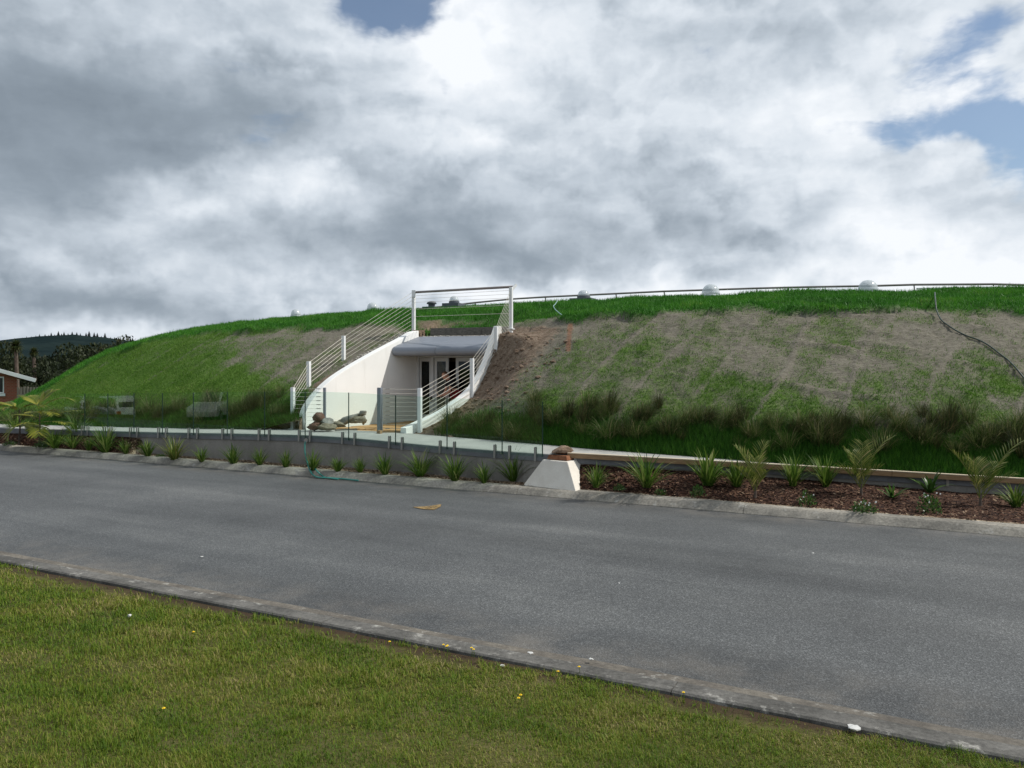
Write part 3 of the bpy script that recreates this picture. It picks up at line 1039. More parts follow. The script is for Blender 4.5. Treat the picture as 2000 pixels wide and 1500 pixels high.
V, chips = [], []
nd = 22
for i, t in enumerate(bed_t):
    for k in range(nd):
        d = D_BED0 - 0.012 + (WD_t[i] + 0.10 - D_BED0) * k / (nd - 1)
        V.append(td(t, d, float(bed_z(t, d))))
        c = sstep(t, -18.6, -17.2) * (1 - sstep(t, -7.0, -6.3)) * (1.0 - 0.30 * k / nd)
        c = max(c, 0.75 * (1 - sstep(k, 0, 2.2)))
        chips.append(c)
idx = np.arange(len(bed_t) * nd).reshape(len(bed_t), nd)
quads = np.stack([idx[:-1, :-1], idx[1:, :-1], idx[1:, 1:], idx[:-1, 1:]], -1).reshape(-1, 4)
bed = link('planting_bed', np_mesh('planting_bed', np.array(V), quads, MAT['mulch'], True, {'chips': chips}), None)
tag(bed, kind='structure')


def on_bed(px, py):
    """point of the bed seen at a photo pixel"""
    z = 0.15
    for _ in range(14):
        p = gnd(px, py, z)
        t, d = to_td(p)
        z = 0.5 * z + 0.5 * float(bed_z(t, min(max(d, D_BED0), np.interp(t, WT, WD) - 0.05)))
    p[2] = z
    return p


def scatter_chips():
    rng = np.random.default_rng(4)
    N = 26000
    t = rng.uniform(-26, 6, N)
    dw = np.interp(t, WT, WD)
    d = D_BED0 + 0.01 + (dw - D_BED0 - 0.03) * rng.random(N)
    z = bed_z(t, d) + 0.008
    P = np.stack([t * RD[0] + d * RN[0], t * RD[1] + d * RN[1], z], -1)
    n = N
    a = rng.random(n) * 2 * np.pi
    ti = rng.uniform(-0.5, 0.5, n)
    u = np.stack([np.cos(a) * np.cos(ti), np.sin(a) * np.cos(ti), np.sin(ti)], -1)
    v = np.stack([-np.sin(a), np.cos(a), rng.uniform(-0.4, 0.4, n)], -1)
    L = rng.uniform(0.012, 0.04, n) * (1 + 0.6 * (rng.random(n) > 0.93)); Wd = L * rng.uniform(0.2, 0.55, n)
    c = [P + u * L[:, None], P + v * Wd[:, None], P - u * L[:, None], P - v * Wd[:, None]]
    V = np.stack(c, 1).reshape(-1, 3)
    T = np.arange(4 * n).reshape(-1, 4)
    pale = sstep(t, -18.6, -17.6) * (1 - sstep(t, -7.0, -6.3))
    m, b, out = new_mat('chip_pieces')
    g = b.node('ShaderNodeNewGeometry')
    pl = b.node('ShaderNodeAttribute', attribute_name='pale').outputs['Fac']
    c1 = b.ramp(g.outputs['Random Per Island'], [(0, (0.018, 0.008, 0.006)), (0.6, (0.055, 0.024, 0.014)), (0.88, (0.105, 0.055, 0.034)), (1, (0.30, 0.22, 0.15))])
    c2 = b.ramp(g.outputs['Random Per Island'], [(0, (0.12, 0.08, 0.05)), (0.5, (0.30, 0.22, 0.14)), (0.9, (0.46, 0.36, 0.25)), (1, (0.58, 0.5, 0.39))])
    principled(b, out, b.mix(pl, c1, c2), 0.9, 0, 0.15)
    o = link('mulch_chips', np_mesh('mulch_chips', V, T, m, False, {'pale': np.repeat(pale * (0.5 + 0.5 * rng.random(n)), 4)}), None)
    tag(o, 'loose bark chips and pale wood chips over the planting bed', 'mulch', kind='stuff')


scatter_chips()

# ------------------------------------------------------------------ entrance geometry (plan)
aL = np.array([0.56, 0.83]); aL /= np.linalg.norm(aL)
aR = np.array([0.66, 0.75]); aR /= np.linalg.norm(aR)
pL0 = np.array([-5.08, 19.7]); pR0 = np.array([-2.61, 18.65])
qv = np.array([0.92, -0.39]); qv /= np.linalg.norm(qv)
nL = np.array([-aL[1], aL[0]])          # outward (to the left)
nR = np.array([aR[1], -aR[0]])          # outward (to the right)
FLOOR = 0.77


def on_plane(px, py, p0, a):
    """distance along a vertical plane and height where a photo pixel meets it"""
    k = (px - 1000) / F
    s = (k * p0[1] - p0[0]) / (a[0] - k * a[1])
    Y = p0[1] + s * a[1]
    return s, H - (py - HY) / F * Y


def pt(p0, a, s, z, o=None, w=0.0):
    p = p0 + a * s + (o * w if o is not None else 0)
    return np.array([p[0], p[1], z])


capL = [on_plane(px, py, pL0, aL) for px, py in [(598, 840), (594, 827), (595, 812), (601, 795), (612, 778), (628, 759), (650, 739), (675, 722), (702, 706), (730, 690),
                                                (760, 674), (785, 661), (800, 652), (808, 647.5), (817, 646)]]
capR = [on_plane(px, py, pR0, aR) for px, py in [(782, 835), (798, 828.5), (814, 821), (834, 812.5), (852, 803), (867, 794), (880, 784), (894, 774), (906.5, 763), (917, 750.5), (926, 736.5),
                                                (932.5, 725), (938, 712), (943.5, 699), (948.5, 684), (954, 668), (959, 652.5), (964, 637)]]
SL = np.array(capL); SR = np.array(capR)


def capL_z(s): return np.interp(s, SL[:, 0], SL[:, 1])
def capR_z(s): return np.interp(s, SR[:, 0], SR[:, 1])


# ------------------------------------------------------------------ the grassed mound
def build_mound():
    cp = np.arange(-520, 2620, 6.0)
    def K(tab):
        a = np.array(tab, float)
        return gsm(np.interp(cp, a[:, 0], a[:, 1]), 5)
    sky_y = K([(-520, 860), (-300, 850), (-100, 830), (0, 802), (40, 782), (84, 757), (150, 716.5), (186, 699), (214, 688), (270, 669), (300, 662), (360, 648), (450, 631), (555, 622), (600, 618), (700, 611),
               (800, 606), (900, 600), (1000, 596), (1075, 591), (1175, 590), (1225, 583), (1370, 580), (1550, 571), (1675, 573), (1783, 569), (1969, 565), (2200, 560), (2600, 556)])
    Yc = K([(-520, 33), (0, 33), (60, 33), (120, 34), (200, 35.5), (300, 36), (450, 35), (600, 33.5), (800, 31.5), (1000, 29.5), (1200, 27.8), (1400, 26.2), (1600, 25), (1800, 23.8), (2000, 22.8), (2300, 21.8), (2600, 21.2)])
    band_y = K([(-520, 870), (-100, 845), (0, 812), (84, 770), (150, 728), (217, 692), (309, 667), (393, 655), (510, 649), (600, 645), (690, 636), (768, 634), (850, 638), (960, 634), (1097, 624), (1151, 622), (1244, 618), (1370, 612),
                (1597, 613), (1752, 610), (2000, 615), (2600, 620)])
    # walkway back edge gives the foot
    bq = 1000 + WB[:, 0] / WB[:, 1] * F
    o = np.argsort(bq)
    Yf = np.interp(cp, bq[o], WB[o, 1]) - 0.12
    zf = np.interp(cp, bq[o], WB[o, 2]) - 0.07
    Yf = Yf + K([(-520, 0), (700, 0), (800, 0.15), (930, 0.3), (1050, 0.0), (2600, 0)])
    run = K([(-520, 3.5), (0, 5.5), (200, 7.0), (400, 6.2), (700, 5.6), (900, 5.2), (1000, 4.7), (1400, 4.6), (2000, 4.6), (2600, 4.6)])
    Yb = Yf + run
    zb = H - (band_y - HY) / F * Yb
    sky_y = sky_y + K([(-520, 2), (214, 3), (400, 6), (800, 7), (1400, 8), (2600, 8)])
    zc = H - (sky_y - HY) / F * Yc
    zb = np.minimum(zb, zc - 0.05)
    n1, n2, n3 = 74, 44, 26
    rows = []
    for u in np.linspace(0, 1, n1):
        rows.append((Yf + (Yb - Yf) * u, zf + (zb - zf) * (u * (1.0 + 0.24 * (1 - u))), np.zeros_like(cp) + u, -1))
    for v in np.linspace(0, 1, n2 + 1)[1:]:
        rows.append((Yb + (Yc - Yb) * v, zb + (zc - zb) * (1 - (1 - v) ** 1.45), np.ones_like(cp), v))
    for w in np.linspace(0, 1, n3 + 1)[1:]:
        rows.append((Yc + 22 * w, zc - (zc + 2.4) * w ** 2.2, np.ones_like(cp), 1 + w))
    NR = len(rows); NC = len(cp)
    Y = np.array([r[0] for r in rows]); Z = np.array([r[1] for r in rows])
    U = np.array([r[2] for r in rows]); VV = np.array([np.full(NC, r[3]) for r in rows])
    X = (cp[None, :] - 1000) / F * Y
    PX = np.broadcast_to(cp[None, :], Y.shape)
    T = X * RD[0] + Y * RD[1]; D = X * RN[0] + Y * RN[1]
    # relief of the matting: wrinkles, sheet seams, lumps
    amp = sstep(U, 0.0, 0.12) * (1 - sstep(VV, 1.0, 1.3))
    seam = np.zeros_like(X)
    for k in range(-26, 24):
        tk = k * 1.35 + 0.18 * math.sin(k * 7.1)
        ln = np.abs(T - tk - 0.22 * (D - 17) - 0.12 * np.sin(D * 1.3 + k))
        str_ = 0.35 + 0.65 * _TAB[k & 255, 3]
        seam = np.maximum(seam, str_ * np.exp(-(ln / 0.055) ** 2))
    cross = np.exp(-(np.abs(((D + 0.35 * fbm(T * 0.45, 3.0, 3) * 3 + 0.15 * T * 0) % 1.55) - 0.8) / 0.05) ** 2) * sstep(fbm(T * 0.5, D * 0.9 + 50, 3), 0.48, 0.62)
    low = 1 - sstep(VV, -0.5, 0.0)
    Zr = Z + amp * (0.16 * (fbm(T * 0.55, D * 0.8, 4) - 0.5) + 0.05 * (fbm(T * 3.2, D * 3.2, 4) - 0.5))
    fold = fbm(T * 1.3 + 4, D * 5.5, 4, 0.6)
    Zr += amp * low * 0.10 * (np.abs(fold - 0.5) * 2 - 0.2) * sstep(PX, 420, 760)
    Zr += amp * low * (0.045 * seam + 0.075 * cross * (sstep(PX, 900, 1050)))
    # a step where the thick turf of the roof ends
    lip = fbm(T * 1.1, 7.7, 4)
    turf = sstep(VV + (lip - 0.5) * 0.12, 0.0, 0.045) * sstep(PX, 205, 240)
    turf = np.where(VV < 0, sstep(U + (lip - 0.5) * 0.16, 0.985, 1.0) * sstep(PX, 205, 240), turf)
    turf = np.maximum(turf, np.where(VV >= 0.0, sstep(VV, 0.02, 0.1), 0))
    Zr += turf * (0.10 + 0.26 * (fbm(T * 1.5, D * 1.5 + 3, 4) - 0.5)) * (1 - sstep(VV, 0.7, 1.0))
    # earth meets the wing walls
    lx = (X - pL0[0]) * aL[0] + (Y - pL0[1]) * aL[1]; lo = (X - pL0[0]) * nL[0] + (Y - pL0[1]) * nL[1]
    rx = (X - pR0[0]) * aR[0] + (Y - pR0[1]) * aR[1]; ro = (X - pR0[0]) * nR[0] + (Y - pR0[1]) * nR[1]
    sLe, sRe = SL[-1, 0], SR[-1, 0]
    wL = (1 - sstep(lo, 0.3, 2.2)) * sstep(lx, -0.9, 0.1) * (1 - sstep(lx, sLe + 0.2, sLe + 1.6)) * (lo > -0.6)
    Zr = Zr * (1 - wL) + wL * (np.maximum(capL_z(np.clip(lx, 0.0, sLe)) - 0.10, 0.7) + 0.10 * (fbm(T * 3, D * 3, 4) - 0.5) - 0.15 * sstep(lx, 0.4, -0.3))
    wR = (1 - sstep(ro, 0.35, 1.9)) * sstep(rx, -0.7, 0.2) * (1 - sstep(rx, sRe + 0.1, sRe + 1.3)) * (ro > -0.6)
    Zr = Zr * (1 - wR) + wR * (np.maximum(capR_z(np.clip(rx, 0.0, sRe)) - 0.20, 0.66) + (0.26 * (fbm(T * 2.0, D * 2.0, 5, 0.6) - 0.5)) * sstep(ro, 0.15, 0.6))
    bk = ((X - pL0[0] - aL[0] * (SL[-1, 0] + 0.62)) * -qv[1] + (Y - pL0[1] - aL[1] * (SL[-1, 0] + 0.62)) * qv[0])
    wB = (1 - sstep(bk, 0.15, 1.5)) * (bk > -0.5) * (lo < 0.35) * (1 - sstep(ro, -0.1, 0.7))
    Zr = Zr * (1 - wB) + wB * (3.40 + 0.10 * (fbm(T * 2, D * 2, 3) - 0.5))
    # masks
    dirt = np.clip(wR * 1.15, 0, 1) * (1 - sstep(rx, sRe + 0.4, sRe + 1.4))
    dirt = np.maximum(dirt, (1 - sstep(ro, 0.6, 2.6 + 1.2 * fbm(T, D, 3))) * (ro > -0.3) * sstep(rx, 0.8, 1.6) * (1 - sstep(rx, sRe + 0.6, sRe + 1.2)) * 0.9)
    dirt = np.maximum(dirt, wL * 0.8 * (1 - sstep(lo, 0.35, 0.9)))
    # bare patches above the canopy
    above = sstep(PX, 800, 830) * (1 - sstep(PX, 1010, 1090)) * (VV > -0.5) * (1 - sstep(VV, 0.10, 0.24))
    bare = above * sstep(fbm(T * 0.9 + 5, D * 2.2, 4), 0.46, 0.56)
    dirt = np.maximum(dirt, bare)
    turf = turf * (1 - bare * 0.95)
    red = 0.7 * np.exp(-(np.abs(PX - 1112 + (0.82 - U) * 18) / 7) ** 2) * sstep(U, 0.62, 0.68) * (1 - sstep(U, 0.93, 0.97)) * low
    dirt = np.maximum(dirt, red * 1.2)
    gn = fbm(T * 0.42 + 3, D * 0.9 + 8, 5, 0.6)
    gn2 = fbm(T * 2.4, D * 2.4, 4, 0.6)
    leftg = 1 - sstep(PX + 160 * (fbm(T * 0.35, D * 0.8, 4) - 0.5) * 2, 180, 760)
    green = 0.33 + 0.34 * (gn - 0.5) * 2.0 + 0.42 * (gn2 - 0.5) * 2 + 0.66 * leftg - 0.42 * seam * low - 0.2 * cross
    green += 0.24 * (1 - sstep(U, 0.15, 0.70)) + 0.7 * (1 - sstep(U, 0.03, 0.16))
    green += 0.15 * np.exp(-((PX - 1400) / 90) ** 2 - ((U - 0.3) / 0.2) ** 2) + 0.12 * np.exp(-((PX - 1150) / 120) ** 2 - ((U - 0.32) / 0.2) ** 2)
    green -= 0.18 * np.exp(-((PX - 1780) / 120) ** 2 - ((U - 0.78) / 0.25) ** 2)
    green -= 0.16 * np.exp(-((PX - 560) / 150) ** 2 - ((U - 0.66) / 0.3) ** 2)
    green = np.clip(green, 0, 1.2) * (1 - np.clip(dirt, 0, 1))
    turf = np.clip(turf, 0, 1)
    # cut the corridor between the wings out of the sheet
    idx = np.arange(NR * NC).reshape(NR, NC)
    quads = np.stack([idx[:-1, :-1], idx[:-1, 1:], idx[1:, 1:], idx[1:, :-1]], -1).reshape(-1, 4)
    Vx = np.stack([X, Y, Zr], -1).reshape(-1, 3)
    cen = Vx[quads].mean(1)
    clo = (cen[:, 0] - pL0[0]) * nL[0] + (cen[:, 1] - pL0[1]) * nL[1]
    cro = (cen[:, 0] - pR0[0]) * nR[0] + (cen[:, 1] - pR0[1]) * nR[1]
    clx = (cen[:, 0] - pL0[0]) * aL[0] + (cen[:, 1] - pL0[1]) * aL[1]
    back = (cen[:, 0] - pL0[0] - aL[0] * (sLe + 0.62)) * qv[1] * -1 + (cen[:, 1] - pL0[1] - aL[1] * (sLe + 0.62)) * qv[0]
    inside = (clo < 0.10) & (cro < 0.10) & (back < 0) & (clx > -4)
    crx = (cen[:, 0] - pR0[0]) * aR[0] + (cen[:, 1] - pR0[1]) * aR[1]
    inside &= ~((crx > sRe + 0.12) & (cro > -0.22))
    keep = ~inside
    # the raw earth face along the cut
    kq = quads[keep]
    ed = {}
    for q4 in kq[np.any(np.isin(kq, np.unique(quads[inside])), axis=1)]:
        for i4 in range(4):
            e = (int(q4[i4]), int(q4[(i4 + 1) % 4]))
            ed[tuple(sorted(e))] = None if tuple(sorted(e)) in ed else e
    iset = set(np.unique(quads[inside]).tolist())
    bed_ = [e for e in ed.values() if e and e[0] in iset and e[1] in iset]
    base_n = len(Vx); low_id = {}; extra = []
    for e in bed_:
        for vi in e:
            if vi not in low_id:
                low_id[vi] = base_n + len(extra); extra.append(Vx[vi] - np.array([0, 0, 0.9]))
    sk = np.array([(e[1], e[0], low_id[e[0]], low_id[e[1]]) for e in bed_], int)
    src = np.array(list(low_id.keys()), int)
    pad = lambda arr, val: np.concatenate([arr.ravel(), np.full(len(extra), val)])
    VxS = np.concatenate([Vx, np.array(extra)])
    meS = np_mesh('mound', VxS, np.concatenate([kq, sk]), MAT['mound'], True, {'green': pad(green, 0), 'dirt': pad(dirt, 1), 'turf': pad(turf, 0), 'red': pad(np.clip(red, 0, 1), 0)})
    o = link('mound', meS, None)
    tag(o, kind='structure')
    return Vx, quads[keep], green.ravel(), turf.ravel(), dirt.ravel(), VV.ravel(), U.ravel(), PX.ravel(), (X, Y, Zr, cp)


MV, MQ, MG, MT, MD, MVV, MU, MPX, MGRID = build_mound()


def mound_z(x, y):
    """height of the mound sheet at a plan position"""
    X, Y, Z, cp = MGRID
    px = 1000 + x / y * F
    c = int(np.clip(round((px - cp[0]) / 6.0), 0, len(cp) - 1))
    return float(np.interp(y, Y[:, c], Z[:, c]))


def on_mound(px, py, lift=0.0):
    """first place where the ray through a photo pixel meets the mound"""
    X, Y, Z, cp = MGRID
    c = int(np.clip(round((px - cp[0]) / 6.0), 0, len(cp) - 1))
    ray = H - (py - HY) / F * Y[:, c]
    hit = np.nonzero(Z[:, c] >= ray)[0]
    i = hit[0] if len(hit) else int(np.argmax((Z[:, c] - H) / Y[:, c]))
    y = Y[i, c]
    return np.array([(px - 1000) / F * y, y, Z[i, c] + lift])


def scatter_mound(name, N, dens, mat, Lr, Wr, leanr, seed, label):
    rng = np.random.default_rng(seed)
    A, B, C, Dv = (MV[MQ[:, k]] for k in range(4))
    area = 0.5 * np.linalg.norm(np.cross(C - A, Dv - B), axis=1)
    dq = dens[MQ].mean(1)
    vis = (MPX[MQ[:, 0]] > -150) & (MPX[MQ[:, 0]] < 2250) & (MVV[MQ[:, 0]] < 1.12)
    w = area * dq * vis / np.maximum(A[:, 1], 12) ** 1.0
    p = w / w.sum()
    q = rng.choice(len(MQ), N, p=p)
    u = rng.random(N)[:, None]; v = rng.random(N)[:, None]
    P = (A[q] * (1 - u) + B[q] * u) * (1 - v) + (Dv[q] * (1 - u) + C[q] * u) * v
    P[:, 2] -= 0.005
    cl = fbm(P[:, 0] * 1.6, P[:, 1] * 1.6, 3)
    L = rng.uniform(*Lr, N) * (0.55 + 0.9 * cl)
    Wd = rng.uniform(*Wr, N)
    V, T = blades1(P, L, Wd, rng.uniform(*leanr, N), rng=rng)
    o = link(name, np_mesh(name, V, T, mat), None)
    return tag(o, label, 'grass', kind='stuff')


scatter_mound('turf_grass', 230000, np.clip(MT, 0, 1) ** 1.5 * (1 - np.clip(MD, 0, 1)), MAT['turf'], (0.06, 0.16), (0.012, 0.026), (0.1, 0.9), 31,
              'thick bright green turf growing over the top of the mound')
scatter_mound('slope_grass', 230000, (1 - np.clip(MT, 0, 1)) * np.clip((MG - 0.22) * 1.5, 0.02, 1) * (1 - np.clip(MD, 0, 0.98)), MAT['slopegrass'], (0.03, 0.085), (0.008, 0.018), (0.2, 1.2), 32,
              'thin new grass sprouting through matting on the face of the mound')
scatter_mound('foot_grass', 110000, (1 - sstep(MU, 0.06, 0.20)) * (MVV < 0) * (1 - np.clip(MD, 0, 1)), MAT['foot'], (0.10, 0.26), (0.008, 0.018), (0.1, 0.8), 33,
              'lush dark green grass along the foot of the mound')

# clods of earth on the raw soil beside the right wing
def clods():
    rng = np.random.default_rng(8)
    m = MB()
    for i in range(700):
        s_ = rng.uniform(0.3, 3.5); w = 0.25 + 2.3 * rng.random() ** 1.6
        p = pt(pR0, aR, s_, 0, nR, w)
        p[2] = mound_z(p[0], p[1])
        r = 0.012 + 0.05 * rng.random() ** 4
        v, f = ICO1
        v = v * (1 + 0.5 * (rng.random((len(v), 1)) - 0.5)) * np.array([r * rng.uniform(0.9, 1.7), r, r * 0.7])
        m.add(v + p, f)
    tag(m.build('earth_clods', MAT['soil'], fix=False), 'loose brown clods of earth beside the right wing wall', 'earth', kind='stuff')


# ------------------------------------------------------------------ entrance building
ent = thing('entrance_building', 'white rendered entrance with curved wing walls and silver canopy set into mound', 'building', pt(pL0, aL, 2.5, FLOOR))


def wing(cap, p0, a, o, thick, end_s):
    out = [pt(p0, a, s, z) for s, z in cap]
    out += [pt(p0, a, end_s, cap[-1][1]), pt(p0, a, end_s, 0.45), pt(p0, a, cap[0][0], 0.45)]
    MB().prism(out, (o[0] * thick, o[1] * thick, 0)).build('wing_wall', MAT['render'], ent, bevel=0.012)


def dense(cap, n=60):
    c = np.array(cap); k = np.arange(len(c)); q = np.linspace(0, len(c) - 1, n)
    s = gsm(np.interp(q, k, c[:, 0]), 1); z = gsm(np.interp(q, k, c[:, 1]), 1)
    s[0], z[0], s[-1], z[-1] = c[0, 0], c[0, 1], c[-1, 0], c[-1, 1]
    return list(zip(s, z))


wing(dense(capL), pL0, aL, nL, 0.22, SL[-1, 0] + 0.02)
wing(dense(capR), pR0, aR, nR, 0.20, SR[-1, 0] + 0.10)
# the left wall runs on, lower, to the doors
pD = pL0 + aL * 4.14


def to_right(p, extra=0.0):
    """length along q from p to the right wing plane"""
    A = np.array([[qv[0], -aR[0]], [qv[1], -aR[1]]])
    w, s = np.linalg.solve(A, pR0 - p)
    return w + extra


# canopy: bull-nosed aluminium, two panels
prof = [(4.20, 3.215), (3.30, 2.965), (3.16, 2.905)]
cz, cs, rr = 2.775, 3.17, 0.135
for k in range(9):
    q = R(100 + 170 * k / 8)
    prof.append((cs + rr * math.cos(q) * 0.95, cz + rr * math.sin(q)))
prof += [(3.34, 2.640), (4.20, 2.640)]
def canopy_at(s_, z, fr):
    """point of the canopy a fraction of the way from the left wall to the right one"""
    p = pL0 + aL * s_
    w = 0.02 + (to_right(p, -0.20) - 0.02) * fr
    return np.array([p[0] + qv[0] * w, p[1] + qv[1] * w, z])


def canopy_piece(f0, f1, inset, name, mat, bev):
    pr = [(s_ + inset * (1 if s_ < 3.6 else 0), z - inset * 0.6 * (1 if z > 2.8 else -1)) for s_, z in prof]
    n = len(pr)
    MB().add([canopy_at(s_, z, f0) for s_, z in pr] + [canopy_at(s_, z, f1) for s_, z in pr],
             [tuple(range(n - 1, -1, -1)), tuple(range(n, 2 * n))] + [(i, (i + 1) % n, n + (i + 1) % n, n + i) for i in range(n)]).build(name, MAT[mat], ent, bevel=bev)


canopy_piece(0.0, 0.470, 0, 'canopy_panel', 'alu', 0.006)
canopy_piece(0.474, 1.0, 0, 'canopy_panel', 'alu', 0.006)
canopy_piece(0.470, 0.474, 0.008, 'canopy_joint', 'black', 0)

# door wall
def dpt(w, z, back=0.0):
    p = pD + qv * w + np.array([-qv[1], qv[0]]) * back
    return np.array([p[0], p[1], z])


def dw(px):
    return on_plane(px, 712, pD, qv)[0]


Q3 = np.array([qv[0], qv[1], 0]); B3 = np.array([-qv[1], qv[0], 0]); Z3 = np.array([0, 0, 1.0])


def dbox(w0, w1, z0, z1, b0, b1, name, mat, parent=None, bevel=0.0):
    return MB().box((dpt(w0, z0, b0) + dpt(w1, z1, b1)) / 2, Q3 * (w1 - w0) / 2, B3 * (b1 - b0) / 2, Z3 * (z1 - z0) / 2).build(name, mat, parent or ent, bevel=bevel)


ZT = 2.60
dbox(dw(813), dw(819), FLOOR, ZT, -0.03, 0.09, 'door_jamb', MAT['frame'], bevel=0.005)
dbox(dw(842), dw(847.5), FLOOR, ZT, -0.03, 0.09, 'door_jamb', MAT['frame'], bevel=0.005)
dbox(dw(936), dw(942), FLOOR, ZT, -0.03, 0.09, 'door_jamb', MAT['frame'], bevel=0.005)
dbox(dw(813), dw(990), ZT, ZT + 0.06, -0.03, 0.09, 'door_head', MAT['frame'], bevel=0.005)
dbox(dw(942.5), dw(990), FLOOR, ZT, 0.0, 0.06, 'side_panel', MAT['frame'])


def leaf(w0, w1, name, st=0.085, top=0.10, bot=0.16, ang=0.0, hinge=0):
    lf = bpy.data.objects.new(name, None); COL.objects.link(lf); lf.parent = ent; ORG[lf] = ORG[ent]
    f = MB()
    for a, b, c, d in [(w0, w0 + st, FLOOR + 0.02, ZT - 0.01), (w1 - st, w1, FLOOR + 0.02, ZT - 0.01), (w0 + st, w1 - st, ZT - 0.01 - top, ZT - 0.01), (w0 + st, w1 - st, FLOOR + 0.02, FLOOR + 0.02 + bot)]:
        f.box((dpt(a, c, 0.01) + dpt(b, d, 0.055)) / 2, Q3 * (b - a) / 2, B3 * 0.0225, Z3 * (d - c) / 2)
    f.build('leaf_frame', MAT['frame'], lf)
    MB().box((dpt(w0 + st, FLOOR + 0.18, 0.028) + dpt(w1 - st, ZT - 0.11, 0.036)) / 2, Q3 * (w1 - w0 - 2 * st) / 2, B3 * 0.004, Z3 * (ZT - 0.29 - FLOOR) / 2).build('glass_pane', MAT['doorglass'], lf)
    return lf


leaf(dw(819.3), dw(841.7), 'sidelight', st=0.06)
l1 = leaf(dw(848), dw(875.5), 'door')
l2 = leaf(dw(890), dw(935.5), 'door')
MB().box(dpt(dw(843.5), 1.42, -0.05), Q3 * 0.035, B3 * 0.02, Z3 * 0.075).build('access_reader', MAT['black'], ent, bevel=0.006)
MB().tube([dpt(dw(871.5), 1.25, -0.04), dpt(dw(871.5), 1.95, -0.04)], 0.014, 8).build('door_handle', MAT['steel'], l1)
MB().tube([dpt(dw(893.5), 1.25, -0.04), dpt(dw(893.5), 1.95, -0.04)], 0.014, 8).build('door_handle', MAT['steel'], l2)
# lobby behind the doors
w0, w1 = dw(815), dw(988)
lob = MB()
for (c0, c1) in [((w0, FLOOR - 0.06, 0.10), (w1, FLOOR - 0.01, 3.2)), ((w0, ZT + 0.06, 0.10), (w1, ZT + 0.12, 3.2)), ((w0, FLOOR, 3.2), (w1, ZT + 0.06, 3.25)),
                 ((w0 - 0.06, FLOOR, 0.10), (w0, ZT + 0.06, 3.2)), ((w1, FLOOR, 0.10), (w1 + 0.06, ZT + 0.06, 3.2))]:
    a, b = dpt(*c0), dpt(*c1)
    lob.box((a + b) / 2, Q3 * (c1[0] - c0[0]) / 2, B3 * (c1[2] - c0[2]) / 2, Z3 * (c1[1] - c0[1]) / 2)
lob.build('lobby', MAT['dark'], ent)
# soffit and wall filling between canopy and doors
dbox(dw(812), dw(990), ZT + 0.065, 3.18, -0.01, 0.06, 'fascia', MAT['lead'])

# pebble margin and edging board behind the canopy
kb = pL0 + aL * 4.55
board = MB()
bw = to_right(kb, 0.25)
nb = 2
eb = thing('edging_board', 'dark weathered timber edging holding back turf above the canopy', 'edging', (kb[0], kb[1], 3.3))
for i in range(nb):
    a = kb + qv * (0.15 + (bw - 0.2) * i / nb); b_ = kb + qv * (0.15 + (bw - 0.2) * (i + 1) / nb - 0.01)
    MB().bar((a[0], a[1], 3.36), (b_[0], b_[1], 3.36), 0.05, 0.22).build('plank', MAT['board'], eb, bevel=0.004)
mb = MB()
k0 = pL0 + aL * 4.16; k9 = kb + aL * 0.30
kk = [k0 + qv * 0.0, k0 + qv * (to_right(k0) + 0.1), k9 + qv * (bw + 0.3), k9]
mb.prism([(p[0], p[1], 3.10) for p in kk], (0, 0, 0.10)).build('gravel_margin', MAT['pebble'])
tag(bpy.data.objects['gravel_margin'], kind='structure')


def ico(sub):
    bm = bmesh.new(); bmesh.ops.create_icosphere(bm, subdivisions=sub, radius=1.0)
    v = [tuple(q.co) for q in bm.verts]; f = [tuple(x.index for x in q.verts) for q in bm.faces]
    bm.free(); return np.array(v), f


ICO1, ICO2, ICO3, ICO4 = ico(1), ico(2), ico(3), ico(4)


def rocky(c, r, seed, base=None, rough=0.28, rot=0.0, flat=0.0):
    v, f = base or ICO4
    rg = np.random.default_rng(seed)
    o1 = rg.random(3) * 50
    n = fbm(v[:, 0] * 1.3 + o1[0] + v[:, 2], v[:, 1] * 1.3 + o1[1], 4) - 0.5
    n = n + 0.45 * (fbm(v[:, 0] * 5 + o1[2] + v[:, 2] * 3, v[:, 1] * 5 + v[:, 2] * 4, 4, 0.6) - 0.5)
    cut = np.ones(len(v))
    for _ in range(9):                      # broken facets
        d = rg.normal(size=3); d /= np.linalg.norm(d)
        h = v @ d; lim = rg.uniform(0.55, 0.88)
        cut = np.where(h > lim, np.minimum(cut, lim / np.maximum(h, 1e-6)), cut)
    w = v * (cut * (1 + rough * 2 * n))[:, None] * np.array(r)
    if flat: w[:, 2] = np.maximum(w[:, 2], -flat)
    cr, sr = math.cos(rot), math.sin(rot)
    w = np.stack([w[:, 0] * cr - w[:, 1] * sr, w[:, 0] * sr + w[:, 1] * cr, w[:, 2]], -1)
    return w + np.array(c), f


clods()
pm = MB()
rg = random.Random(3)
for i in range(520):
    s = rg.uniform(4.18, 4.53); w = rg.uniform(0.1, to_right(pL0 + aL * s) + 0.05)
    p = pt(pL0, aL, s, 3.20 + rg.uniform(0, 0.015)) + Q3 * w
    r = rg.uniform(0.018, 0.040)
    v, f = ICO1
    pm.add(v * np.array([r * rg.uniform(0.8, 1.3), r, r * 0.7]) + p, f)
tag(pm.build('gravel', MAT['pebble'], fix=False), 'pale and grey pebbles in a strip behind the canopy', 'gravel', kind='stuff')
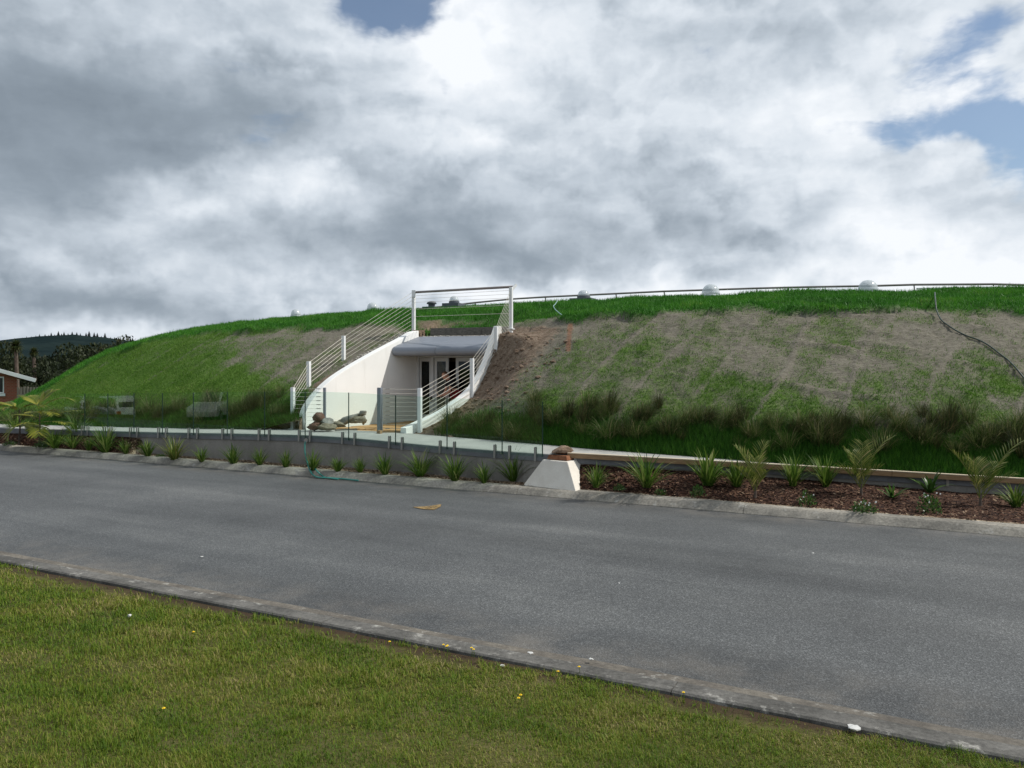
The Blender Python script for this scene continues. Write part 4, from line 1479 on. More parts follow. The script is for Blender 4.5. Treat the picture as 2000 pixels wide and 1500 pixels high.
# pebbles behind the left wing cap
pm = MB()
for i in range(420):
    s = rg.uniform(1.6, 4.3); w = rg.uniform(0.24, 0.50)
    p = pt(pL0, aL, s, 0, nL, w); p[2] = float(capL_z(s)) - 0.05 + rg.uniform(-0.02, 0.02)
    r = rg.uniform(0.015, 0.032); v, f = ICO1
    pm.add(v * np.array([r * rg.uniform(0.8, 1.3), r, r * 0.7]) + p, f)
tag(pm.build('pebbles', MAT['pebble'], fix=False), 'loose pebbles lying along the outer top of the left wing wall', 'gravel', kind='stuff')

# timber deck in the entrance
deck = thing('timber_deck', 'orange brown timber boarding laid across the entrance floor', 'deck', pt(pL0, aL, 1.5, FLOOR) + Q3 * 1.0)
nbd = 13
for i in range(nbd):
    s0 = -0.30 + i * 0.345; s1 = s0 + 0.335
    zz = FLOOR + 0.02 * (i % 2) * 0.4 + random.uniform(-0.004, 0.004)
    a0 = pL0 + aL * s0 + qv * (0.05 if s0 > 0.1 else 0.9); a1 = pL0 + aL * s1 + qv * (0.05 if s0 > 0.1 else 0.9)
    e0 = a0 + qv * max(0.3, to_right(a0, -0.04)); e1 = a1 + qv * max(0.3, to_right(a1, -0.04))
    MB().prism([(a0[0], a0[1], zz - 0.04), (a1[0], a1[1], zz - 0.04), (e1[0], e1[1], zz - 0.04), (e0[0], e0[1], zz - 0.04)], (0, 0, 0.04)).build('plank', MAT['ply'], deck, bevel=0.004)
# concrete threshold pad joining walkway and deck
mb = MB()
pa = [WB[np.argmin(abs(WPX - 556))], WB[np.argmin(abs(WPX - 860))]]
c2 = pR0 + nR * 0.05 + aR * 0.6; c1 = pL0 + aL * 1.2; c3 = pL0 + nL * 0.30 + aL * 0.1; c4 = pL0 + nL * 0.75 - aL * 0.05
mb.prism([(pa[0][0], pa[0][1] - 0.3, 0.60), (pa[1][0], pa[1][1] - 0.3, 0.60), (c2[0], c2[1], 0.60), (c1[0], c1[1], 0.60), (c3[0], c3[1], 0.60), (c4[0], c4[1], 0.60)], (0, 0, 0.135)).build('threshold', MAT['slab'])
tag(bpy.data.objects['threshold'], kind='structure')

# ------------------------------------------------------------------ cable balustrades
def post(root, base, top, w=0.085, mat='white', name='post'):
    base = np.array(base); top = np.array(top)
    p = MB().box((base + top) / 2, Q3 * w / 2, B3 * w / 2, (top - base) / 2).build(name, MAT[mat], root, bevel=0.006)
    return p


def lerp(a, b, q): return a + (b - a) * q


def balustrade(label, posts, n=10, widths=None, lean=None, name='cable_balustrade', mats=None, r=0.0052, lo=0.10, hi=0.97, skip_post=()):
    P = [(at(px, yb, Y), at(px, yt, Y)) for px, yb, yt, Y in posts]
    root = thing(name, label, 'balustrade', P[0][0])
    for i, (b, t) in enumerate(P):
        if i in skip_post: continue
        b2 = b - np.array([0, 0, 0.12]); t2 = np.array([b[0], b[1], t[2]])
        post(root, b2, t2, (widths or {}).get(i, 0.088), (mats or {}).get(i, 'white'))
        MB().box(np.array([b[0], b[1], b[2] - 0.02]), Q3 * 0.08, B3 * 0.08, Z3 * 0.012).build('base_plate', MAT['white'], root)
    for k in range(n):
        q = lo + (hi - lo) * k / (n - 1)
        MB().tube([lerp(b, t, q) for b, t in P], r, 5).build('cable', MAT['cable'], root)
    return root


bl = balustrade('white post and cable balustrade climbing beside the left wing wall', [(572, 836, 757, 20.05), (603, 790, 706, 20.75), (671, 733, 656, 22.2), (808, 647, 567, 23.55)], 10)
br = balustrade('white post and cable balustrade rising outside the right wing wall', [(820, 846, 758, 18.72), (922, 783, 700, 20.15), (969, 718, 638, 20.75), (998, 641, 561, 21.35)], 10)
bf = balustrade('short cable fence left of entrance opening behind the stacked rocks', [(572, 836, 757, 20.0), (634, 838, 757, 19.35)], 10, {1: 0.055}, mats={1: 'alu'}, name='cable_fence', r=0.004, skip_post=(0,))
bg = balustrade('short cable fence between grey entrance post and right wing wall', [(742, 846, 757, 18.75), (820, 846, 758, 18.70)], 10, {0: 0.10}, mats={0: 'alu'}, name='cable_fence', r=0.004, skip_post=(1,))
# turnbuckles on the short runs
for root, x0, x1, Y0, xs in ((bf, 572, 634, 20.0, 622), (bg, 742, 820, 18.75, 757)):
    for k in range(10):
        q = 0.10 + 0.87 * k / 9
        Yq = 19.45 if root is bf else 18.74
        a = lerp(at(xs - 4, 837 if root is bf else 846, Yq), at(xs - 4, 757, Yq), q); b_ = lerp(at(xs + 4, 837 if root is bf else 846, Yq), at(xs + 4, 757, Yq), q)
        MB().tube([a, b_], 0.010, 6).build('turnbuckle', MAT['steel'], root)

# guard rail across the top of the canopy
gA, gB = at(808, 571, 23.55), at(1003, 560, 21.45)
gr = thing('guard_rail', 'pipe handrail with fine cables spanning between the two top posts above canopy', 'handrail', at(808, 647, 23.55))
MB().tube([gA, gB], 0.034, 10).build('rail', MAT['pipe'], gr, smooth=True)
for k in range(5):
    za = [0.10, 0.20, 0.30, 0.50, 0.72][k]
    MB().tube([gA - np.array([0, 0, za]), gB - np.array([0.08, 0, za])], 0.0045, 5).build('cable', MAT['cable'], gr)
MB().bar(at(998, 568, 21.35), at(1008, 556, 21.45), 0.05, 0.07).build('bracket', MAT['white'], gr)
MB().bar(at(808, 580, 23.50), at(808.5, 567, 23.50), 0.09, 0.10).build('bracket', MAT['white'], gr)

# ------------------------------------------------------------------ glass fence on the wall
joints = [128, 168, 213, 264, 319.5, 380, 446, 519, 598, 683, 774.5, 875, 982.5, 1061]
spx = [163, 174, 206, 219, 257, 271, 312, 327, 371, 388, 437, 455, 508, 528, 586.5, 608, 671, 695, 762.6, 787.5, 861.6, 889.5, 968.4, 997, 1047]
gf = thing('glass_fence', 'frameless clear glass panel fence on steel spigots along retaining wall edge', 'fence', wall_px(598))
for a, b_ in zip(joints[:-1], joints[1:]):
    pa, pb = wall_px(a), wall_px(b_)
    n3 = wall_tangent((pa + pb) / 2)[1]
    d3 = (pb - pa); d3[2] = 0; d3 /= np.linalg.norm(d3)
    pa2 = pa - n3 * 0.035 + d3 * 0.008; pb2 = pb - n3 * 0.035 - d3 * 0.008
    z0a, z0b, z1 = pa[2] - 0.06, pb[2] - 0.06, 0.99
    v = []
    for o in (-0.006, 0.006):
        v += [(*(pa2 - n3 * o)[:2], z0a), (*(pb2 - n3 * o)[:2], z0b), (*(pb2 - n3 * o)[:2], pb[2] + z1), (*(pa2 - n3 * o)[:2], pa[2] + z1)]
    MB().add(v, [(0, 1, 2, 3), (7, 6, 5, 4), (0, 4, 5, 1), (1, 5, 6, 2), (2, 6, 7, 3), (3, 7, 4, 0)]).build('glass_panel', MAT['glass'], gf)
    # polished end edge reads as a dark line
    e0 = pb2 + d3 * 0.009
    MB().box((e0[0], e0[1], pb[2] + 0.465), d3 * 0.0085, n3 * 0.0075, Z3 * 0.522).build('panel_edge', MAT['glassedge'], gf)
for px in spx:
    p = wall_px(px); t3, n3 = wall_tangent(p)
    m = MB()
    for sgn, w in ((-1, 0.062), (1, 0.008)):
        out = []
        prof = [(-0.020, -0.15), (0.020, -0.15), (0.020, 0.10)] + [(0.020 * math.cos(R(q)), 0.10 + 0.020 * math.sin(R(q))) for q in (30, 60, 90, 120, 150)] + [(-0.020, 0.10)]
        out = [p + t3 * x + Z3 * z - n3 * w for x, z in prof]
        m.prism(out, n3 * 0.011 * (1))
    m.build('spigot', MAT['steel'], gf, bevel=0.0)

# timber rail on brackets right of the pillar
tr = thing('timber_rail', 'long timber edge beam with pale top on brackets right of stone pillar', 'rail', wall_px(1400))
bp = [1109, 1245, 1400, 1560, 1740, 1950, 2250]
for a, b_ in zip(bp[:-1], bp[1:]):
    pa, pb = wall_px(a), wall_px(b_)
    n3 = wall_tangent((pa + pb) / 2)[1]; d3 = (pb - pa) / np.linalg.norm(pb - pa)
    o = -n3 * 0.045
    MB().bar(pa + o + Z3 * -0.005 + d3 * 0.003, pb + o + Z3 * -0.005 - d3 * 0.003, 0.065, 0.085, n3 * 0 + Z3).build('beam', MAT['beam'], tr, bevel=0.004)
    MB().bar(pa + o + Z3 * 0.0445 + d3 * 0.003, pb + o + Z3 * 0.0445 - d3 * 0.003, 0.075, 0.014, Z3).build('cap', MAT['beamcap'], tr)
for px in (1124, 1360, 1620, 1850):
    p = wall_px(px); t3, n3 = wall_tangent(p)
    MB().box(p - n3 * 0.02 - Z3 * 0.10, t3 * 0.022, n3 * 0.006, Z3 * 0.07).build('bracket', MAT['steel'], tr)

# ------------------------------------------------------------------ stone pillar with rock
pc = gnd(1072, 951, 0.13)
px0 = thing('stone_pillar', 'pale concrete tapered pillar carrying a brown rock beside the kerb', 'pillar', pc)
fl = np.array([RD[0], RD[1], 0]); fd = np.array([RN[0], RN[1], 0])
BL = gnd(1023, 945, 0.10); 
fl0, fd0 = fl, fd
fl = fl0 * math.cos(R(9)) - fd0 * math.sin(R(9)); fd = fd0 * math.cos(R(9)) + fl0 * math.sin(R(9))
c0 = c0 - fl * 0.035
tw, bw_ = 0.275, 0.60
c0 = np.array([*td(*to_td(gnd(1071, 953, 0.13)))[:2], 0]) + fd * 0.46
mb = MB()
lo_ = [c0 + fl * sx * bw_ + fd * sy * 0.46 + Z3 * 0.02 for sx, sy in ((-1, -1), (1, -1), (1, 1), (-1, 1))]
mid_ = [c0 + fl * sx * (bw_ - 0.002) + fd * sy * 0.458 + Z3 * 0.10 for sx, sy in ((-1, -1), (1, -1), (1, 1), (-1, 1))]
hi_ = [c0 + fl * sx * tw + fd * (sy * 0.24) + Z3 * 0.61 for sx, sy in ((-1, -1), (1, -1), (1, 1), (-1, 1))]
mb.add(lo_ + mid_ + hi_, [(3, 2, 1, 0), (8, 9, 10, 11)] + [(i, (i + 1) % 4, 4 + (i + 1) % 4, 4 + i) for i in range(4)] + [(4 + i, 4 + (i + 1) % 4, 8 + (i + 1) % 4, 8 + i) for i in range(4)])
mb.build('body', MAT['pillar'], px0, bevel=0.012)
mb = MB()
lo_ = [c0 + fl * sx * 0.225 + fd * sy * 0.18 + Z3 * 0.62 for sx, sy in ((-1, -1), (1, -1), (1, 1), (-1, 1))]
hi_ = [c0 + fl * sx * 0.195 + fd * sy * 0.15 + Z3 * 0.70 for sx, sy in ((-1, -1), (1, -1), (1, 1), (-1, 1))]
mb.add(lo_ + hi_, [(3, 2, 1, 0), (4, 5, 6, 7)] + [(i, (i + 1) % 4, 4 + (i + 1) % 4, 4 + i) for i in range(4)])
mb.build('collar', MAT['corten'], px0, bevel=0.006)
v, f = rocky((0, 0, 0), (0.245, 0.17, 0.098), 12, rough=0.2)
v[:, 2] += v[:, 0] * 0.12
o = MB().add(v + c0 + fl * (-0.01) + Z3 * 0.775, f).build('rock', MAT['rock'], smooth=True)
o.data.transform(Matrix.Identity(4))
tag(o, 'brown weathered rock lying on top of the tapered concrete pillar', 'rock')

# ------------------------------------------------------------------ rocks and carved stone at the entrance
def rock(px, py, Y, r, seed, mat, label, group=None, rot=0.0, rough=0.28):
    c = at(px, py, Y)
    v, f = rocky((0, 0, 0), r, seed, rough=rough, rot=rot)
    o = MB().add(v, f).build('rock', MAT[mat], smooth=True)
    o.location = c
    tag(o, label, 'rock', group)


GRK = 'rocks stacked at the entrance'
rock(617, 833, 19.0, (0.20, 0.17, 0.13), 1, 'redrock', 'dark rounded rock at lower left of the stack near entrance', GRK)
rock(637, 835, 18.85, (0.24, 0.17, 0.10), 2, 'tanrock', 'flat tan slab rock at the front of the stack near entrance', GRK, 0.2)
rock(622, 813.5, 19.05, (0.155, 0.15, 0.145), 3, 'redrock', 'round reddish rock on top of the stack near entrance', GRK)
rock(640, 824, 19.0, (0.15, 0.14, 0.10), 4, 'greyrock', 'small grey rock on right side of the stack near entrance', GRK)
rock(648, 833, 18.9, (0.07, 0.07, 0.08), 5, 'tanrock', 'smallest dark stone at right end of the rock stack', GRK)
rock(657, 829.5, 19.6, (0.28, 0.14, 0.075), 6, 'tanrock', 'long low brown rock lying behind the rock stack', GRK, 0.1)
rock(560, 831, 20.5, (0.27, 0.18, 0.14), 7, 'greyrock', 'grey rock behind the lowest left balustrade post', 'grey rocks beside the left wing wall')
rock(584, 830, 20.6, (0.20, 0.16, 0.14), 8, 'greyrock', 'paler grey rock between left post and wing wall', 'grey rocks beside the left wing wall')


def seal_stone():
    Y = 20.0
    root = thing('carved_stone', 'grey weathered stone lying on the deck with one end raised', 'stone', at(688, 829, Y))
    def lump(name, px, py, dy, r, seed, tilt, mat, rough=0.25):
        v, f = rocky((0, 0, 0), r, seed, rough=rough)
        c_, s_ = math.cos(R(tilt)), math.sin(R(tilt))
        v = np.stack([v[:, 0] * c_ - v[:, 2] * s_, v[:, 1], v[:, 0] * s_ + v[:, 2] * c_], -1)
        MB().add(v + at(px, py, Y + dy), f).build(name, MAT[mat], root, smooth=True)
    lump('body', 684, 818, 0.0, (0.42, 0.19, 0.115), 40, 20, 'greyrock')
    lump('head', 709.5, 807, 0.0, (0.105, 0.10, 0.085), 42, 30, 'greyrock', 0.2)
    lump('flank', 698, 821, -0.12, (0.22, 0.12, 0.105), 43, 0, 'tanrock')
    lump('foot', 711.5, 822, -0.02, (0.06, 0.10, 0.12), 44, 0, 'greyrock')
    lump('tail', 665, 825, 0.0, (0.16, 0.15, 0.075), 45, 8, 'tanrock')


seal_stone()
# offcuts lying on the deck
for (xa, ya, xb, yb, w, h, label) in [(655, 840.5, 697, 838.5, 0.05, 0.05, 'dark timber length lying at front edge of the deck'),
                                      (713, 838.5, 735, 836.5, 0.04, 0.03, 'pale thin timber offcut lying on the deck'),
                                      (738, 845, 741, 845, 0.10, 0.11, 'short timber block beside the grey entrance post'),
                                      (746, 843.5, 783, 843, 0.05, 0.05, 'timber length lying right of the grey entrance post')]:
    z = FLOOR + 0.05
    Y = (H - z) * F / (ya - HY)
    Y2 = (H - z) * F / (yb - HY)
    a, b_ = at(xa, ya, Y), at(xb, yb, Y2)
    if np.linalg.norm(a - b_) < 0.08: b_ = a + Q3 * 0.09
    o = MB().bar(a, b_, w, h).build('timber_offcut', MAT['beam' if 'dark' not in label else 'board'], bevel=0.003)
    tag(o, label, 'timber', 'timber offcuts on the deck')

# ------------------------------------------------------------------ person by the doors
def person():
    Yp = 22.5
    base = at(888, 712, Yp); base[2] = FLOOR + 0.02
    root = thing('person', 'person bending forward in dark top and red shorts by the open door', 'person', base)
    # local frame: faces image left, leaning forward
    fw = np.array([-0.93, -0.36, 0]); fw /= np.linalg.norm(fw)
    sd = np.array([fw[1], -fw[0], 0])
    P = lambda f, s, z: base + fw * f * 0.62 + sd * s * 0.9 + Z3 * z

    def skin_obj(name, joints, edges, radii, mat, root_i=0, sub=2):
        me = bpy.data.meshes.new(name)
        me.from_pydata([tuple(p - ORG[root]) for p in joints], edges, [])
        o = link(name, me, MAT[mat], root)
        md = o.modifiers.new('skin', 'SKIN'); md.use_smooth_shade = True
        for i, r in enumerate(radii):
            me.skin_vertices[0].data[i].radius = (r * 0.86, r * 0.86)
            me.skin_vertices[0].data[i].use_root = (i == root_i)
        sb = o.modifiers.new('sub', 'SUBSURF'); sb.levels = sub; sb.render_levels = sub
        return o
    J = [P(-0.06, 0, 0.80), P(0.06, 0, 0.98), P(0.20, 0, 1.13), P(0.30, 0, 1.20), P(0.37, 0, 1.25),        # pelvis, waist, chest, neck base, neck
         P(-0.05, 0.10, 0.78), P(0.03, 0.11, 0.42), P(-0.04, 0.11, 0.08), P(0.12, 0.12, 0.03),               # left leg
         P(-0.05, -0.10, 0.78), P(0.03, -0.11, 0.42), P(-0.04, -0.11, 0.08), P(0.12, -0.12, 0.03),           # right leg
         P(0.25, 0.18, 1.14), P(0.33, 0.22, 0.86), P(0.52, 0.16, 0.74), P(0.60, 0.14, 0.72),                 # left arm
         P(0.25, -0.18, 1.14), P(0.33, -0.22, 0.86), P(0.54, -0.14, 0.76), P(0.62, -0.12, 0.74)]
    E = [(0, 1), (1, 2), (2, 3), (3, 4), (0, 5), (5, 6), (6, 7), (7, 8), (0, 9), (9, 10), (10, 11), (11, 12), (2, 13), (13, 14), (14, 15), (15, 16), (2, 17), (17, 18), (18, 19), (19, 20)]
    Rr = [0.13, 0.125, 0.14, 0.075, 0.052, 0.088, 0.056, 0.038, 0.032, 0.088, 0.056, 0.038, 0.032, 0.055, 0.042, 0.03, 0.032, 0.055, 0.042, 0.03, 0.032]
    body = skin_obj('body', J, E, Rr, 'skin')
    hd = P(0.44, 0, 1.30)
    v, f = ICO3
    ax = np.stack([fw * 0.092 + Z3 * -0.03, sd * 0.072, Z3 * 0.112 + fw * 0.04])
    fz = v.copy()
    face = np.clip(fz[:, 0], 0, 1)
    nose = np.exp(-((fz[:, 1]) / 0.16) ** 2 - ((fz[:, 2] + 0.08) / 0.22) ** 2) * face * 0.20
    chin = np.exp(-((fz[:, 1]) / 0.4) ** 2 - ((fz[:, 2] + 0.75) / 0.25) ** 2) * face * 0.12
    eye = (np.exp(-((fz[:, 1] - 0.38) / 0.14) ** 2 - ((fz[:, 2] - 0.08) / 0.1) ** 2) + np.exp(-((fz[:, 1] + 0.38) / 0.14) ** 2 - ((fz[:, 2] - 0.08) / 0.1) ** 2)) * face * -0.10
    fz = fz * (1 + chin + eye)[:, None]; fz[:, 0] += nose
    hm = MB().add(fz @ ax + hd, f)
    for s in (1, -1):
        ev, ef = ICO1
        hm.add(ev * np.array([0.012, 0.018, 0.03]) + hd + sd * s * 0.078, ef)
    hm.build('head', MAT['skin'], body, smooth=True)
    hv = v[:, :] * 1.07
    hmask = (v[:, 2] > 0.25 - 0.55 * np.clip(-v[:, 0], -1, 1)) & (v[:, 0] < 0.72)
    ff = [q for q in f if all(hmask[i] for i in q)]
    MB().add(hv @ ax + hd, ff).build('hair', MAT['hair'], body, smooth=True)
    # hands: palm, four fingers and a thumb each
    for s, w in ((1, J[16]), (-1, J[20])):
        hmb = MB()
        pv, pf = ICO2
        hmb.add(pv @ np.stack([fw * 0.045, sd * 0.038, Z3 * 0.018]) + w + fw * 0.04, pf)
        for i, (o_, L) in enumerate([(0.027, 0.055), (0.009, 0.068), (-0.009, 0.063), (-0.026, 0.048)]):
            b0 = w + fw * 0.075 + sd * o_
            hmb.tube([b0, b0 + fw * L * 0.5 - Z3 * 0.008, b0 + fw * L * 0.75 - Z3 * L * 0.55], [0.0095, 0.009, 0.007], 6)
        b0 = w + fw * 0.03 + sd * s * -0.035
        hmb.tube([b0, b0 + fw * 0.03 - sd * s * 0.018, b0 + fw * 0.055 - sd * s * 0.012 - Z3 * 0.012], [0.011, 0.010, 0.008], 6)
        hmb.build('hand', MAT['skin'], body, smooth=True)
    skin_obj('shirt', [P(-0.03, 0, 0.84), P(0.06, 0, 0.98), P(0.20, 0, 1.13), P(0.29, 0, 1.195), J[13], lerp(J[13], J[14], 0.6), J[17], lerp(J[17], J[18], 0.6)],
             [(0, 1), (1, 2), (2, 3), (2, 4), (4, 5), (2, 6), (6, 7)], [0.15, 0.148, 0.163, 0.088, 0.075, 0.066, 0.075, 0.066], 'shirt')
    skin_obj('shorts', [P(-0.06, 0, 0.82), J[5], lerp(J[5], J[6], 0.75), J[9], lerp(J[9], J[10], 0.75)], [(0, 1), (1, 2), (0, 3), (3, 4)], [0.155, 0.112, 0.098, 0.112, 0.098], 'shorts')
    for w in (J[8], J[12]):
        v2, f2 = ICO2
        MB().add(v2 @ np.stack([fw * 0.14, sd * 0.05, Z3 * 0.045]) + w - fw * 0.06 + Z3 * 0.015, f2).build('shoe', MAT['black'], root, smooth=True)
    st = MB().tube([J[20] + fw * 0.05 + Z3 * -0.05, J[20] + fw * 0.24 + Z3 * 0.16], 0.010, 6).build('stick', MAT['beamcap'])
    tag(st, "thin pale stick held in the bending person's hand", 'stick')


person()

# ------------------------------------------------------------------ roof furniture
def skylight(px, ytop, ybase, wpx, Y, label, kerb=False):
    c = at(px, ybase, Y)
    r = wpx / 2 / F * Y * 0.93
    h = (ybase - ytop) / F * Y
    root = thing('skylight', label, 'skylight', c, 'skylights along the roof')
    zb = -0.0
    if kerb:
        kw = r * 1.9
        MB().box(c + Z3 * 0.0, Q3 * kw, B3 * kw, Z3 * 0.10).build('flashing', MAT['lead'], root, bevel=0.01)
        MB().lathe(c + Z3 * 0.10, [(r * 1.12, 0), (r * 1.12, h * 0.28), (r * 1.0, h * 0.34)], 24).build('collar', MAT['lead'], root)
        zb = 0.10 + h * 0.34; h2 = h * 0.72
    else:
        MB().lathe(c - Z3 * 0.12, [(r * 1.06, 0), (r * 1.06, 0.14), (r * 1.0, 0.17)], 24).build('collar', MAT['domering'], root)
        zb = 0.05; h2 = h - 0.05
    prof = [(r * math.cos(R(a)) ** 0.85, h2 * math.sin(R(a))) for a in (0, 12, 25, 38, 50, 62, 73, 82, 88)]
    MB().lathe(c + Z3 * zb, prof, 28).build('dome', MAT['dome'], root, smooth=True)


skylight(578, 604, 618, 21, 33.5, 'small clear roof dome farthest left on the skyline')
skylight(728, 591, 606, 24, 32.0, 'clear roof dome just left of the top balustrade post')
skylight(887, 584, 598, 20, 30.2, 'clear dome on dark square flashing beside the mushroom vent', True)
skylight(1140, 573, 589, 25, 28.0, 'clear dome on dark square flashing right of the pale hose', True)
skylight(1388, 555, 579, 38, 26.6, 'tall clear roof dome in the middle of the right skyline')
skylight(1695, 547, 573, 41, 24.8, 'largest clear roof dome near the right end of skyline')
c = at(843, 603, 30.6)
vt = thing('roof_vent', 'dark grey mushroom roof vent on square flashing left of skylight', 'vent', c)
MB().box(c, Q3 * 0.27, B3 * 0.27, Z3 * 0.07).build('flashing', MAT['lead'], vt, bevel=0.01)
MB().lathe(c + Z3 * 0.07, [(0.13, 0), (0.13, 0.10)], 16).build('neck', MAT['lead'], vt)
MB().lathe(c + Z3 * 0.17, [(0.14, 0), (0.20, 0.02), (0.16, 0.09), (0.08, 0.12), (0.01, 0.125)], 20).build('cowl', MAT['lead'], vt, smooth=True)

rail_px = [(790, 606), (830, 602), (870, 598), (928, 591), (1000, 584), (1065, 580), (1140, 576.5), (1203, 573.5), (1297, 569), (1388, 566), (1478, 563), (1578, 560.5), (1700, 558.5), (1785, 556), (1940, 555), (2000, 556.5), (2250, 561)]
rY = np.interp([p[0] for p in rail_px], [600, 1000, 1400, 2000, 2300], [34.5, 32.2, 29.2, 25.8, 24.6])
rp = [at(x, y, Y) for (x, y), Y in zip(rail_px, rY)]
rr_ = thing('roof_handrail', 'long brown pipe handrail on short posts running along the roof ridge', 'handrail', at(1000, 600, 32))
MB().tube(rp, 0.036, 8).build('rail', MAT['pipe'], rr_, smooth=True)
for x in (862, 928, 998, 1065, 1203, 1297, 1478, 1578, 1785, 1940):
    k = np.interp(x, [p[0] for p in rail_px], np.arange(len(rail_px)))
    p = np.array([np.interp(k, np.arange(len(rp)), [q[i] for q in rp]) for i in range(3)])
    MB().tube([p, p + np.array([0.02, 0, -0.16]), p + np.array([0.09 if x < 1200 else 0.0, 0, -0.26]), p + np.array([0.09 if x < 1200 else 0, 0, -0.95])], 0.024, 6).build('post', MAT['pipe'], rr_)
wr = MB().tube([at(x, y, Y - 0.3) for (x, y), Y in zip([(1790, 563.5), (1940, 560.5), (2000, 562), (2250, 567)], [26.6, 25.9, 25.6, 24.4])], 0.03, 6).build('lower_rail', MAT['white'], rr_)

# ------------------------------------------------------------------ hoses and small marks
def spline(pts, n=8):
    p = [np.array(q, float) for q in pts]; out = []
    for i in range(len(p) - 1):
        a = p[max(i - 1, 0)]; b_ = p[i]; c_ = p[i + 1]; d_ = p[min(i + 2, len(p) - 1)]
        for k in range(n):
            t = k / n
            out.append(0.5 * ((2 * b_) + (-a + c_) * t + (2 * a - 5 * b_ + 4 * c_ - d_) * t * t + (-a + 3 * b_ - 3 * c_ + d_) * t ** 3))
    out.append(p[-1]); return out


wp = wall_px(597)
hs = thing('garden_hose', 'green garden hose hanging from wall outlet down onto the road edge', 'hose', wp)
fit = at(598, 860, wp[1] - 0.08)
hp = [fit, at(595.5, 868, wp[1] - 0.13), at(596, 885, wp[1] - 0.22), at(600, 902, wp[1] - 0.36), gnd(604, 916, 0.15), gnd(611, 927, 0.06), gnd(622, 932.5, 0.03), gnd(645, 933.5, 0.03), gnd(672, 935.5, 0.03), gnd(700, 938.5, 0.03)]
MB().tube(spline(hp), 0.016, 7).build('tube', MAT['hosegreen'], hs, smooth=True)
MB().tube(spline([gnd(615, 915, 0.16), gnd(620, 921, 0.14), gnd(630, 929.5, 0.05), gnd(638, 933.2, 0.03), gnd(660, 936, 0.03)]), 0.016, 7).build('tube', MAT['hosegreen'], hs, smooth=True)
MB().tube([fit + np.array([0, 0.12, 0]), fit + np.array([0, -0.03, 0])], 0.045, 12).build('outlet', MAT['steel'], hs)

dh = [on_mound(x, y, 0.03) for x, y in [(1826, 583), (1827, 600), (1829, 615), (1838, 630), (1852, 641), (1870, 651), (1890, 660), (1912, 670), (1933, 681), (1955, 696), (1968, 708), (1984, 725), (2000, 741), (2030, 775), (2060, 800)]]
dh[0][2] += 0.1; dh[1][2] += 0.14; dh[2][2] += 0.08
o = MB().tube(spline(dh), 0.016, 7).build('irrigation_hose', MAT['hosedark'], smooth=True)
tag(o, 'dark hose snaking down the right end of the mound', 'hose')
bh = [on_mound(x, y, 0.07) for x, y in [(1089, 594), (1084, 599), (1081, 604), (1084, 610), (1091, 616), (1097, 623)]]
by = bh[-1][1]
bh = [at(1000 + q[0] / q[1] * F, HY - (q[2] - H) / q[1] * F, by + 0.10 * (len(bh) - 1 - i)) for i, q in enumerate(bh)]
for q in bh: q[2] = max(q[2], mound_z(q[0], q[1]) + 0.05)
o = MB().tube(spline(bh), 0.012, 6).build('irrigation_hose', MAT['hoseblue'], smooth=True)
tag(o, 'short pale blue hose end on turf right of the top post', 'hose')

# worn paint mark on the road
mk = [gnd(806, 990.5, 0.032), gnd(830, 989.2, 0.032), gnd(862, 985.2, 0.032), gnd(860, 990, 0.032), gnd(848, 995.5, 0.032), gnd(826, 994.5, 0.032)]
o = MB().prism(mk, (0, 0, 0.004)).build('paint_mark', MAT['yellowpaint'])
tag(o, 'worn yellow orange paint mark on the grey road', 'road marking')


def litter(px, py, z, r, seed, label, cat='litter', mat='litter'):
    v, f = rocky((0, 0, 0), r, seed, ICO2, 0.5)
    o = MB().add(v, f).build('litter' if cat == 'litter' else 'stone', MAT[mat])
    o.location = gnd(px, py, z)
    tag(o, label, cat)


litter(1667, 1420, 0.09, (0.045, 0.055, 0.016), 61, 'white crumpled scrap at the broken spot of the near kerb')
litter(1035, 1275, 0.05, (0.026, 0.03, 0.008), 62, 'pale flat chip in the gutter near lawn flowers')
litter(1155, 1287, 0.05, (0.020, 0.022, 0.010), 63, 'white pebble in the gutter right of the pale chip', 'stone')
litter(981, 1300, 0.07, (0.020, 0.022, 0.008), 64, 'white flat stone on soil strip at the lawn edge', 'stone')
litter(253, 1202, 0.20, (0.018, 0.018, 0.016), 65, 'white pebble lying in the left part of lawn', 'stone')
litter(1209, 1139, 0.03, (0.014, 0.018, 0.006), 66, 'white fleck on the middle of the road')
litter(394, 1087, 0.03, (0.020, 0.018, 0.006), 67, 'white fleck on the left part of the road')
litter(1588, 1080, 0.03, (0.018, 0.018, 0.006), 68, 'white fleck on the right part of the road')
p = on_mound(1010, 649, 0.04)

